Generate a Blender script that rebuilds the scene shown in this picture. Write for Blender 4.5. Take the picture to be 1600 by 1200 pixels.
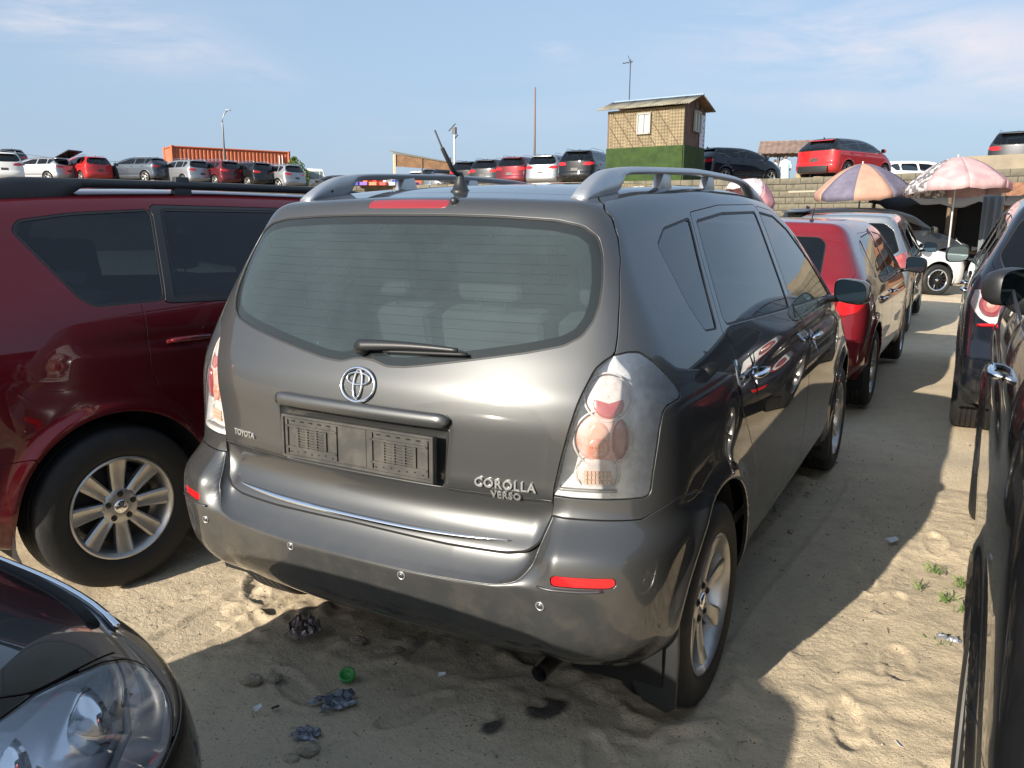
import bpy, math, random
import numpy as np
from mathutils import Vector, Matrix, Euler

for o in list(bpy.data.objects): bpy.data.objects.remove(o)
random.seed(7); RNG = np.random.default_rng(7)
SC = bpy.context.scene; COL = SC.collection
R = math.radians

# ---------------------------------------------------------------- camera (solved from the photograph)
cam = bpy.data.cameras.new('camera'); cam_o = bpy.data.objects.new('camera', cam); COL.objects.link(cam_o)
CAM_LOC = Vector((1.4423, -1.5906, 1.4636)); YAW, PITCH, ROLL = 0.50240, 0.19860, 0.00600
_f = Vector((-math.sin(YAW) * math.cos(PITCH), math.cos(YAW) * math.cos(PITCH), -math.sin(PITCH)))
_r = Vector((math.cos(YAW), math.sin(YAW), 0)); _u = _r.cross(_f)
_r2 = _r * math.cos(ROLL) + _u * math.sin(ROLL); _u2 = -_r * math.sin(ROLL) + _u * math.cos(ROLL)
cam_o.matrix_world = Matrix.Translation(CAM_LOC) @ Matrix((_r2, _u2, -_f)).transposed().to_4x4()
cam.sensor_width = 36; cam.lens = 36 * 1275.07 / 1600; cam.clip_start = 0.05; cam.clip_end = 3000
SC.camera = cam_o
def at(u, v, dep):
    """point seen at pixel (u, v) of the 1600 px photograph, dep metres along the view axis"""
    return CAM_LOC + (_f + _r2 * ((u - 800) / 1275.07) - _u2 * ((v - 600) / 1275.07)) * dep

# ---------------------------------------------------------------- sky, sun, exposure
SUN_TO = Vector((-0.57, -2.35, 1.0)).normalized()                      # towards the sun
SUN_EL = math.asin(SUN_TO.z); SUN_AZ = math.atan2(SUN_TO.x, SUN_TO.y)
w = bpy.data.worlds.new('World'); SC.world = w; w.use_nodes = True
nt = w.node_tree; nt.nodes.clear()
def wn(t): return nt.nodes.new(t)
sky = wn('ShaderNodeTexSky'); sky.sky_type = 'NISHITA'; sky.sun_disc = False
sky.sun_elevation = SUN_EL; sky.sun_rotation = SUN_AZ; sky.air_density = 1.0; sky.dust_density = 2.4; sky.ozone_density = 2.2; sky.altitude = 0
tc = wn('ShaderNodeTexCoord'); sep = wn('ShaderNodeSeparateXYZ'); nt.links.new(tc.outputs['Generated'], sep.inputs[0])
mp = wn('ShaderNodeMapping'); mp.inputs['Scale'].default_value = (1.0, 1.0, 4.2); mp.inputs['Location'].default_value = (0.35, 0.1, 0.2)
nt.links.new(tc.outputs['Generated'], mp.inputs[0])
nz = wn('ShaderNodeTexNoise'); nz.inputs['Scale'].default_value = 2.3; nz.inputs['Detail'].default_value = 9; nz.inputs['Roughness'].default_value = 0.56; nz.inputs['Distortion'].default_value = 0.35
nt.links.new(mp.outputs[0], nz.inputs['Vector'])
rp = wn('ShaderNodeValToRGB'); rp.color_ramp.elements[0].position = 0.54; rp.color_ramp.elements[1].position = 0.78
rp.color_ramp.elements[1].color = (.4, .4, .4, 1)
nt.links.new(nz.outputs['Fac'], rp.inputs[0])
haze = wn('ShaderNodeMapRange'); haze.inputs[1].default_value = 0.0; haze.inputs[2].default_value = 0.42; haze.inputs[3].default_value = 0.80; haze.inputs[4].default_value = 0.66
nt.links.new(sep.outputs['Z'], haze.inputs[0])
hm = wn('ShaderNodeMixRGB'); hm.inputs[2].default_value = (1.92, 2.58, 3.50, 1)
nt.links.new(haze.outputs[0], hm.inputs[0]); nt.links.new(sky.outputs[0], hm.inputs[1])
cm = wn('ShaderNodeMixRGB'); cm.inputs[2].default_value = (2.9, 3.2, 3.9, 1)
nt.links.new(rp.outputs['Color'], cm.inputs[0]); nt.links.new(hm.outputs[0], cm.inputs[1])
def cloud_bank(u, v, du, dv, amt, prev, sc):
    """a wisp of cloud around one direction of the sky"""
    d = (_f + _r2 * ((u - 800) / 1275.07) - _u2 * ((v - 600) / 1275.07)).normalized(); rt = Vector((d.y, -d.x, 0)).normalized(); up = rt.cross(d)
    def m(op, a, b=None):
        n = wn('ShaderNodeMath'); n.operation = op
        for i, q in enumerate((a, b)):
            if q is None: continue
            if isinstance(q, (int, float)): n.inputs[i].default_value = q
            else: nt.links.new(q, n.inputs[i])
        return n.outputs[0]
    def dot(vec):
        n = wn('ShaderNodeVectorMath'); n.operation = 'DOT_PRODUCT'; n.inputs[1].default_value = vec; nt.links.new(tc.outputs['Generated'], n.inputs[0]); return n.outputs['Value']
    a = m('DIVIDE', dot(rt), du); b = m('DIVIDE', m('SUBTRACT', dot(up), m('MULTIPLY', dot(rt), -.10)), dv); f = m('GREATER_THAN', dot(d), 0.)
    g = m('MULTIPLY', m('EXPONENT', m('MULTIPLY', m('ADD', m('MULTIPLY', a, a), m('MULTIPLY', b, b)), -1.)), f)
    n2 = wn('ShaderNodeTexNoise'); n2.inputs['Scale'].default_value = sc; n2.inputs['Detail'].default_value = 10; n2.inputs['Roughness'].default_value = .6; n2.inputs['Distortion'].default_value = .5; nt.links.new(mp.outputs[0], n2.inputs['Vector'])
    r = wn('ShaderNodeMapRange'); r.inputs[1].default_value = .38; r.inputs[2].default_value = .66; nt.links.new(n2.outputs['Fac'], r.inputs[0])
    k = m('MULTIPLY', m('MULTIPLY', g, r.outputs[0]), amt); x = wn('ShaderNodeMixRGB'); x.inputs[2].default_value = (3.9, 3.8, 4.1, 1); nt.links.new(k, x.inputs[0]); nt.links.new(prev, x.inputs[1]); return x.outputs[0]
sky_c = cm.outputs[0]
for _a in ((1400, 70, .19, .042, 1.0, 5), (1560, 110, .12, .03, .7, 6), (130, 35, .11, .030, .85, 6), (230, 70, .07, .02, .5, 8), (870, 78, .022, .010, .35, 12), (375, 115, .05, .016, .4, 9), (1350, 160, .2, .012, .3, 4)):
    sky_c = cloud_bank(*_a[:5], sky_c, _a[5])
bg = wn('ShaderNodeBackground'); bg.inputs['Strength'].default_value = 0.120
nt.links.new(sky_c, bg.inputs[0]); ow = wn('ShaderNodeOutputWorld'); nt.links.new(bg.outputs[0], ow.inputs[0])

sl = bpy.data.lights.new('sun', 'SUN'); sl.energy = 5.0; sl.angle = R(0.53); sl.color = (1.0, 0.92, 0.80)
so = bpy.data.objects.new('sun', sl); COL.objects.link(so); so.rotation_euler = (-SUN_TO).to_track_quat('-Z', 'Y').to_euler(); so.location = (0, 0, 30)
SC.view_settings.view_transform = 'Standard'; SC.view_settings.look = 'None'; SC.view_settings.gamma = 1; SC.view_settings.use_curve_mapping = False
SC.view_settings.exposure = 0.88
SC.render.engine = 'CYCLES'
SC.cycles.max_bounces = 10; SC.cycles.transparent_max_bounces = 16; SC.cycles.caustics_reflective = False; SC.cycles.caustics_refractive = False

# ---------------------------------------------------------------- materials
MATS = {}
def mat(name, col=(.5, .5, .5), rough=.5, metal=0., coat=0., coat_r=.03, spec=.5, bump=None, vary=None, trans=None, back=None, emis=None, dust=None):
    if name in MATS: return MATS[name]
    m = bpy.data.materials.new(name); m.use_nodes = True; MATS[name] = m
    t = m.node_tree; b = t.nodes['Principled BSDF']; N = t.nodes.new; Lk = t.links.new
    b.inputs['Base Color'].default_value = (*col, 1); b.inputs['Roughness'].default_value = rough; b.inputs['Metallic'].default_value = metal
    b.inputs['Coat Weight'].default_value = coat; b.inputs['Coat Roughness'].default_value = coat_r; b.inputs['Specular IOR Level'].default_value = spec
    tcn = N('ShaderNodeTexCoord')
    if vary:      # (scale, other colour, lo, hi)
        n = N('ShaderNodeTexNoise'); n.inputs['Scale'].default_value = vary[0]; n.inputs['Detail'].default_value = 8; n.inputs['Roughness'].default_value = .62
        Lk(tcn.outputs['Object'], n.inputs['Vector']); r = N('ShaderNodeMapRange'); r.inputs[1].default_value = vary[2]; r.inputs[2].default_value = vary[3]
        Lk(n.outputs['Fac'], r.inputs[0]); x = N('ShaderNodeMixRGB'); x.inputs[1].default_value = (*col, 1); x.inputs[2].default_value = (*vary[1], 1)
        Lk(r.outputs[0], x.inputs[0]); Lk(x.outputs[0], b.inputs['Base Color'])
    if bump:      # (scale, strength, distance)
        n = N('ShaderNodeTexNoise'); n.inputs['Scale'].default_value = bump[0]; n.inputs['Detail'].default_value = 6
        Lk(tcn.outputs['Object'], n.inputs['Vector']); bp = N('ShaderNodeBump'); bp.inputs['Strength'].default_value = bump[1]; bp.inputs['Distance'].default_value = bump[2]
        Lk(n.outputs['Fac'], bp.inputs['Height']); Lk(bp.outputs[0], b.inputs['Normal'])
    if emis: b.inputs['Emission Color'].default_value = (*emis[0], 1); b.inputs['Emission Strength'].default_value = emis[1]
    out = t.nodes['Material Output']; last = b.outputs[0]
    if dust:      # thin dusty film: (amount, noise scale)
        d = N('ShaderNodeBsdfDiffuse'); d.inputs['Color'].default_value = (.34, .30, .25, 1)
        n = N('ShaderNodeTexNoise'); n.inputs['Scale'].default_value = dust[1]; n.inputs['Detail'].default_value = 9; n.inputs['Roughness'].default_value = .7
        Lk(tcn.outputs['Object'], n.inputs['Vector']); r = N('ShaderNodeMapRange'); r.inputs[1].default_value = .35; r.inputs[2].default_value = .75; r.inputs[3].default_value = dust[0] * .35; r.inputs[4].default_value = dust[0] * 1.6
        Lk(n.outputs['Fac'], r.inputs[0]); mx = N('ShaderNodeMixShader'); Lk(r.outputs[0], mx.inputs[0]); Lk(last, mx.inputs[1]); Lk(d.outputs[0], mx.inputs[2]); last = mx.outputs[0]
    if back:
        g = N('ShaderNodeNewGeometry'); d = N('ShaderNodeBsdfDiffuse'); d.inputs['Color'].default_value = (*back, 1)
        mx = N('ShaderNodeMixShader'); Lk(g.outputs['Backfacing'], mx.inputs[0]); Lk(last, mx.inputs[1]); Lk(d.outputs[0], mx.inputs[2]); last = mx.outputs[0]
    Lk(last, out.inputs[0])
    return m
def glass(name, tint=(.4, .5, .5), dust=.1, dcol=(.35, .42, .42), ior=1.45, rough=0.0, dscale=6.):
    """thin sheet glass: tinted see-through, mirror-like reflection by angle, and a film of dust"""
    if name in MATS: return MATS[name]
    m = bpy.data.materials.new(name); m.use_nodes = True; MATS[name] = m; t = m.node_tree; t.nodes.clear(); N = t.nodes.new; Lk = t.links.new
    tr = N('ShaderNodeBsdfTransparent'); tr.inputs[0].default_value = (*tint, 1)
    gl = N('ShaderNodeBsdfGlossy'); gl.inputs['Roughness'].default_value = rough; gl.inputs['Color'].default_value = (1, 1, 1, 1)
    fr = N('ShaderNodeFresnel'); fr.inputs[0].default_value = ior
    g = N('ShaderNodeNewGeometry'); mx = N('ShaderNodeMixShader'); Lk(fr.outputs[0], mx.inputs[0])
    df = N('ShaderNodeBsdfDiffuse'); df.inputs['Color'].default_value = (*dcol, 1)
    n = N('ShaderNodeTexNoise'); n.inputs['Scale'].default_value = dscale; n.inputs['Detail'].default_value = 9; n.inputs['Roughness'].default_value = .68
    tcn = N('ShaderNodeTexCoord'); Lk(tcn.outputs['Object'], n.inputs['Vector'])
    r = N('ShaderNodeMapRange'); r.inputs[1].default_value = .3; r.inputs[2].default_value = .75; r.inputs[3].default_value = dust * .6; r.inputs[4].default_value = dust * 1.6; Lk(n.outputs['Fac'], r.inputs[0])
    m2 = N('ShaderNodeMixShader'); Lk(r.outputs[0], m2.inputs[0]); Lk(tr.outputs[0], m2.inputs[1]); Lk(df.outputs[0], m2.inputs[2])
    Lk(m2.outputs[0], mx.inputs[1]); Lk(gl.outputs[0], mx.inputs[2])
    o = N('ShaderNodeOutputMaterial'); Lk(mx.outputs[0], o.inputs[0])
    return m
def paint(name, col, metal=.55, rough=.38, dust=.04, coat=1.0, back=(.05, .05, .05), mud=.30):
    if name in MATS: return MATS[name]
    m = mat(name, col, rough, metal, coat, .015, .5, dust=(dust, 3.0), back=back)
    t = m.node_tree; b = t.nodes['Principled BSDF']; b.inputs['Specular Tint'].default_value = (.12, .12, .13, 1)     # fine metal flake
    v = t.nodes.new('ShaderNodeTexVoronoi'); v.inputs['Scale'].default_value = 1400; tcn = t.nodes.new('ShaderNodeTexCoord'); t.links.new(tcn.outputs['Object'], v.inputs['Vector'])
    r = t.nodes.new('ShaderNodeMapRange'); r.inputs[3].default_value = rough - .08; r.inputs[4].default_value = rough + .12; t.links.new(v.outputs['Distance'], r.inputs[0]); t.links.new(r.outputs[0], b.inputs['Roughness'])
    z = t.nodes.new('ShaderNodeSeparateXYZ'); t.links.new(tcn.outputs['Object'], z.inputs[0])      # dried mud and dust thrown up from the wheels
    a = t.nodes.new('ShaderNodeMapRange'); a.inputs[1].default_value = .62; a.inputs[2].default_value = .22; t.links.new(z.outputs['Z'], a.inputs[0])
    n = t.nodes.new('ShaderNodeTexNoise'); n.inputs['Scale'].default_value = 9; n.inputs['Detail'].default_value = 10; n.inputs['Roughness'].default_value = .72; t.links.new(tcn.outputs['Object'], n.inputs['Vector'])
    q = t.nodes.new('ShaderNodeMapRange'); q.inputs[1].default_value = .45; q.inputs[2].default_value = .72; q.inputs[4].default_value = mud; t.links.new(n.outputs['Fac'], q.inputs[0])
    k = t.nodes.new('ShaderNodeMath'); k.operation = 'MULTIPLY'; t.links.new(a.outputs[0], k.inputs[0]); t.links.new(q.outputs[0], k.inputs[1])
    d = t.nodes.new('ShaderNodeBsdfDiffuse'); d.inputs['Color'].default_value = (.30, .25, .19, 1); x = t.nodes.new('ShaderNodeMixShader'); o = t.nodes['Material Output']; src = o.inputs[0].links[0].from_socket
    t.links.new(k.outputs[0], x.inputs[0]); t.links.new(src, x.inputs[1]); t.links.new(d.outputs[0], x.inputs[2]); t.links.new(x.outputs[0], o.inputs[0])
    return m

P_GREY = paint('grey metallic paint', (.088, .090, .090), .72, .36, .012)
P_RED = paint('dark red metallic paint', (.095, .003, .008), .35, .35, .008)
P_BLACK = paint('black paint', (.006, .007, .009), .2, .3, .008)
P_BLACK2 = paint('blue black paint', (.006, .009, .016), .3, .3, .010)
P_CHERRY = paint('cherry red paint', (.19, .007, .014), .35, .35, .02)
P_SILVER = paint('silver paint', (.42, .43, .44), .85, .32, .02)
P_WHITE = paint('white paint', (.72, .72, .70), 0., .4, .03)
P_SCARLET = paint('scarlet paint', (.42, .018, .02), .2, .35, .02)
P_MAROON = paint('maroon paint', (.10, .008, .014), .35, .35, .02)
P_CHARCOAL = paint('charcoal paint', (.035, .037, .04), .5, .35, .02)
P_SLATE = paint('slate blue paint', (.05, .065, .085), .5, .35, .02)
P_PEARL = paint('pale grey paint', (.30, .31, .33), .7, .35, .02)
M_RUB = mat('black rubber', (.012, .012, .013), .55, bump=(90, .2, .002))
M_TYRE = mat('tyre rubber', (.010, .010, .010), .68, bump=(55, .35, .003), vary=(9, (.05, .043, .034), .58, .85))
M_GAP = mat('dark gap filler', (.004, .004, .004), .9)
M_TRIM = mat('black plastic trim', (.016, .017, .018), .42, bump=(300, .15, .001))
M_PLAS = mat('grey plastic', (.040, .039, .036), .5, bump=(160, .25, .001), vary=(14, (.085, .078, .066), .45, .75))
M_CHROME = mat('chrome', (.82, .83, .85), .07, 1.0)
M_SATIN = mat('satin silver rail', (.44, .45, .47), .36, .75, vary=(6, (.50, .50, .50), .4, .7))
M_RIM = mat('silver alloy rim', (.50, .49, .47), .33, .8, .3, vary=(9, (.33, .30, .26), .5, .8))
M_RIMD = mat('dark brake parts', (.035, .032, .03), .6, .4)
M_INT = mat('dark seat fabric', (.022, .023, .025), .9, bump=(200, .3, .002))
M_INTL = mat('grey headliner', (.16, .155, .15), .9)
M_INTD = mat('dark cabin lining', (.012, .013, .015), .85)
M_LREF = mat('lamp reflector', (.74, .75, .76), .28, .12, .4, vary=(30, (.60, .60, .60), .4, .6))
M_LGREY = mat('lamp housing', (.30, .30, .30), .35, .55)
M_REDL = mat('red lamp plastic', (.45, .012, .015), .12, 0, .6)
M_CRIM = mat('deep red lamp plastic', (.24, .010, .025), .15, 0, .6)
M_PALE = mat('pale pink lamp plastic', (.62, .46, .42), .3, 0, .4, vary=(30, (.60, .24, .18), .4, .62))
M_FROST = mat('frosted lamp plastic', (.62, .58, .55), .3, 0, .4, vary=(40, (.50, .44, .42), .4, .6))
M_HREF = mat('mirror bright reflector', (.82, .84, .88), .22, .75)
M_STOP = mat('dull red lamp plastic', (.22, .018, .022), .3, 0, .5)
M_BADGE = mat('satin badge metal', (.72, .72, .70), .32, .85)
M_PINKL = mat('faded red lamp plastic', (.34, .05, .055), .25, 0, .5, vary=(14, (.42, .14, .13), .35, .65))
M_ORAL = mat('orange lamp plastic', (.62, .17, .04), .2, 0, .5)
G_REAR = glass('dusty green rear glass', (.76, .84, .85), .02, (.34, .42, .44), 1.50, dscale=1.1)
G_DARK = glass('dark tinted glass', (.15, .19, .23), .012, (.2, .22, .25), 1.52)
G_SIDE = glass('smoked side glass', (.30, .34, .36), .012, (.25, .27, .28), 1.50)
G_VERSO = glass('dark door glass', (.22, .25, .27), .008, (.25, .27, .28), 1.46)
G_CLEAR = glass('clear glass', (.82, .86, .86), .05, (.4, .42, .42), 1.5)
G_FILM = glass('hazy film on the glass', (.93, .96, .96), .10, (.44, .50, .52), 1.02, dscale=2.0)
G_LENS = glass('clear lamp lens', (.96, .96, .96), .045, (.60, .62, .62), 1.55, dscale=45.)
_t = G_LENS.node_tree; _v = _t.nodes.new('ShaderNodeTexVoronoi'); _v.inputs['Scale'].default_value = 260; _c = _t.nodes.new('ShaderNodeTexCoord'); _t.links.new(_c.outputs['Object'], _v.inputs['Vector'])
_b = _t.nodes.new('ShaderNodeBump'); _b.inputs['Strength'].default_value = .25; _b.inputs['Distance'].default_value = .002; _t.links.new(_v.outputs['Distance'], _b.inputs['Height'])
for _n in _t.nodes:
    if _n.type in ('BSDF_GLOSSY', 'BSDF_DIFFUSE'): _t.links.new(_b.outputs[0], _n.inputs['Normal'])
G_HEAD = glass('clear headlamp lens', (.95, .96, .97), .02, (.6, .6, .6), 1.52)

# ---------------------------------------------------------------- object helpers
def tag(o, label=None, cat=None, group=None, kind=None):
    if label: o['label'] = label
    if cat: o['category'] = cat
    if group: o['group'] = group
    if kind: o['kind'] = kind
    return o
def empty(name, loc=(0, 0, 0), rz=0., label=None, cat=None, group=None):
    o = bpy.data.objects.new(name, None); COL.objects.link(o); o.location = loc; o.rotation_euler = (0, 0, rz); o.empty_display_size = .2
    return tag(o, label, cat, group)
def mk(name, V, F, m, parent=None, smooth=True, N=None):
    me = bpy.data.meshes.new(name)
    V = np.asarray(V, float)
    if isinstance(F, np.ndarray) and F.ndim == 2:
        k = F.shape[1]
        me.vertices.add(len(V)); me.vertices.foreach_set('co', V.ravel())
        me.loops.add(F.size); me.loops.foreach_set('vertex_index', F.ravel().astype(np.int32))
        me.polygons.add(len(F)); me.polygons.foreach_set('loop_start', np.arange(0, F.size, k, dtype=np.int32))
        me.update(calc_edges=True)
    else:
        me.from_pydata([tuple(v) for v in V], [], [tuple(f) for f in F])
    if smooth: me.polygons.foreach_set('use_smooth', np.ones(len(me.polygons), bool))
    me.validate()
    if N is not None and len(N) == len(me.vertices): me.normals_split_custom_set_from_vertices([tuple(n) for n in N])
    me.materials.append(m)
    o = bpy.data.objects.new(name, me); COL.objects.link(o)
    if parent: o.parent = parent
    return o
def fixn(o):
    import bmesh
    bm = bmesh.new(); bm.from_mesh(o.data); bmesh.ops.recalc_face_normals(bm, faces=bm.faces); bm.to_mesh(o.data); bm.free(); return o
def mks(name, sk, m, parent=None):
    sk = sk.compact()
    if len(sk.F) == 0: return None
    return mk(name, sk.V, sk.F, m, parent, True, sk.N)
class MB:
    """collects simple shapes into one mesh"""
    def __init__(s): s.V = []; s.F = []
    def add(s, V, F):
        n = len(s.V); s.V += [tuple(v) for v in V]; s.F += [tuple(i + n for i in f) for f in F]; return s
    def box(s, c, d, rot=None):
        x, y, z = [i / 2 for i in d]; V = [Vector((a, b, e)) for a in (-x, x) for b in (-y, y) for e in (-z, z)]
        M = (rot if rot is not None else Matrix.Identity(3)); V = [M @ v + Vector(c) for v in V]
        return s.add(V, [(0, 1, 3, 2), (4, 6, 7, 5), (0, 4, 5, 1), (2, 3, 7, 6), (0, 2, 6, 4), (1, 5, 7, 3)])
    def tube(s, pts, r, n=8, cap=True, flat=1.0, up=(0, 0, 1)):
        pts = [Vector(p) for p in pts]; rr = r if hasattr(r, '__len__') else [r] * len(pts); V = []; F = []
        for i, p in enumerate(pts):
            t = (pts[min(i + 1, len(pts) - 1)] - pts[max(i - 1, 0)]).normalized(); u = Vector(up)
            if abs(t.dot(u)) > .97: u = Vector((1, 0, 0)) if abs(t.x) < .9 else Vector((0, 1, 0))
            a = t.cross(u).normalized(); b = a.cross(t)
            for k in range(n): V.append(p + a * math.cos(2 * math.pi * k / n) * rr[i] + b * math.sin(2 * math.pi * k / n) * rr[i] * flat)
        for i in range(len(pts) - 1):
            for k in range(n): F.append((i * n + k, (i + 1) * n + k, (i + 1) * n + (k + 1) % n, i * n + (k + 1) % n))
        if cap: F.append(tuple(range(n))[::-1]); F.append(tuple((len(pts) - 1) * n + k for k in range(n)))
        F = [f[::-1] for f in F]
        return s.add(V, F)
    def lathe(s, prof, n=32, axis='x', c=(0, 0, 0), a0=0, a1=2 * math.pi):
        full = abs(a1 - a0 - 2 * math.pi) < 1e-6; m = n if full else n + 1; V = []; F = []
        for k in range(m):
            a = a0 + (a1 - a0) * k / n; ca, sa = math.cos(a), math.sin(a)
            for (t, r) in prof:
                V.append((c[0] + t, c[1] + r * ca, c[2] + r * sa) if axis == 'x' else ((c[0] + r * ca, c[1] + r * sa, c[2] + t) if axis == 'z' else (c[0] + r * ca, c[1] + t, c[2] + r * sa)))
        q = len(prof)
        for k in range(n):
            for i in range(q - 1):
                j = (k + 1) % m; F.append((k * q + i, k * q + i + 1, j * q + i + 1, j * q + i))
        if axis == 'z' or axis == 'x': F = [f[::-1] for f in F] if axis == 'z' else F
        return s.add(V, F)
    def prism(s, poly, a, b, axis='x', c=(0, 0, 0)):
        """closed outline (p, q) extruded from a to b; axis x: (y,z) outline, y: (x,z), z: (x,y)"""
        def P(t, p, q): return {'x': (c[0] + t, c[1] + p, c[2] + q), 'y': (c[0] + p, c[1] + t, c[2] + q), 'z': (c[0] + p, c[1] + q, c[2] + t)}[axis]
        n = len(poly); V = [P(a, *p) for p in poly] + [P(b, *p) for p in poly]
        F = [tuple(range(n))[::-1], tuple(range(n, 2 * n))] + [(i, (i + 1) % n, n + (i + 1) % n, n + i) for i in range(n)]
        return s.add(V, F)
    def build(s, name, m, parent=None, smooth=False, bevel=0, seg=2, loc=None, rot=None, auto=None):
        o = mk(name, s.V, s.F, m, parent, smooth)
        import bmesh
        bm = bmesh.new(); bm.from_mesh(o.data); bmesh.ops.recalc_face_normals(bm, faces=bm.faces)
        if bevel: bmesh.ops.bevel(bm, geom=[e for e in bm.edges if e.calc_face_angle(0) > .5], offset=bevel, segments=seg, affect='EDGES', profile=.6)
        if auto is not None or bevel:
            for f in bm.faces: f.smooth = True
            for e in bm.edges: e.smooth = e.calc_face_angle(0) < (auto or .6)
        bm.to_mesh(o.data); bm.free()
        if loc is not None: o.location = loc
        if rot is not None: o.rotation_euler = rot
        return o
def children(o): return [c for c in bpy.data.objects if c.parent == o]
KIDS = {}
def tree(o):
    """records the part tree once, so that copying is quick"""
    for c in bpy.data.objects:
        if c.parent: KIDS.setdefault(c.parent.name, [])
    KIDS.clear()
    for c in bpy.data.objects:
        if c.parent: KIDS.setdefault(c.parent.name, []).append(c)
def copy_tree(o, parent=None, swap=None):
    c = o.copy(); COL.objects.link(c)
    if parent is not None: c.parent = parent
    if swap and o.type == 'MESH' and o.data.materials and o.data.materials[0] in swap:
        c.material_slots[0].link = 'OBJECT'; c.material_slots[0].material = swap[o.data.materials[0]]
    for k in KIDS.get(o.name, []): copy_tree(k, c, swap)
    return c
def text_mesh(name, body, size, ext, m, parent, mw, font_shear=0., spacing=1., bevel=0.0, xs=1.0):
    cu = bpy.data.curves.new(name, 'FONT'); cu.body = body; cu.size = size; cu.extrude = ext; cu.align_x = 'CENTER'; cu.align_y = 'CENTER'
    cu.shear = font_shear; cu.space_character = spacing; cu.offset = .02 * size; cu.bevel_depth = bevel; cu.resolution_u = 3
    t = bpy.data.objects.new('tmp_text', cu); COL.objects.link(t); dg = bpy.context.evaluated_depsgraph_get(); me = bpy.data.meshes.new_from_object(t.evaluated_get(dg))
    bpy.data.objects.remove(t); me.materials.clear(); me.materials.append(m); me.name = name
    o = bpy.data.objects.new(name, me); COL.objects.link(o); o.parent = parent; o.matrix_local = mw @ Matrix.Diagonal((xs, 1, 1, 1)); return o
# ---------------------------------------------------------------- shape library (numpy only)
def sm1(pts, sig=0.03, lo=None, hi=None, n=4000):
    """smooth 1-D function: polyline rounded with a gaussian of width sig"""
    p = np.array(pts, float)
    lo = p[0, 0] - 0.6 if lo is None else lo; hi = p[-1, 0] + 0.6 if hi is None else hi
    g = np.linspace(lo, hi, n); dx = g[1] - g[0]
    s0 = (p[1, 1] - p[0, 1]) / (p[1, 0] - p[0, 0]); s1 = (p[-1, 1] - p[-2, 1]) / (p[-1, 0] - p[-2, 0])
    v = np.interp(g, p[:, 0], p[:, 1])
    v = np.where(g < p[0, 0], p[0, 1] + s0 * (g - p[0, 0]), v); v = np.where(g > p[-1, 0], p[-1, 1] + s1 * (g - p[-1, 0]), v)
    m = max(1, int(3 * sig / dx)); k = np.exp(-0.5 * (np.arange(-m, m + 1) * dx / sig) ** 2); k /= k.sum()
    vv = np.convolve(np.pad(v, m, mode='reflect', reflect_type='odd'), k, mode='valid')
    return lambda x: np.interp(x, g, vv)

def smax(a, b, k):
    h = np.maximum(k - np.abs(a - b), 0) / k
    return np.maximum(a, b) + h * h * h * k / 6.0

def sstep(e0, e1, x):
    t = np.clip((x - e0) / (e1 - e0), 0, 1)
    return t * t * (3 - 2 * t)

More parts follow.
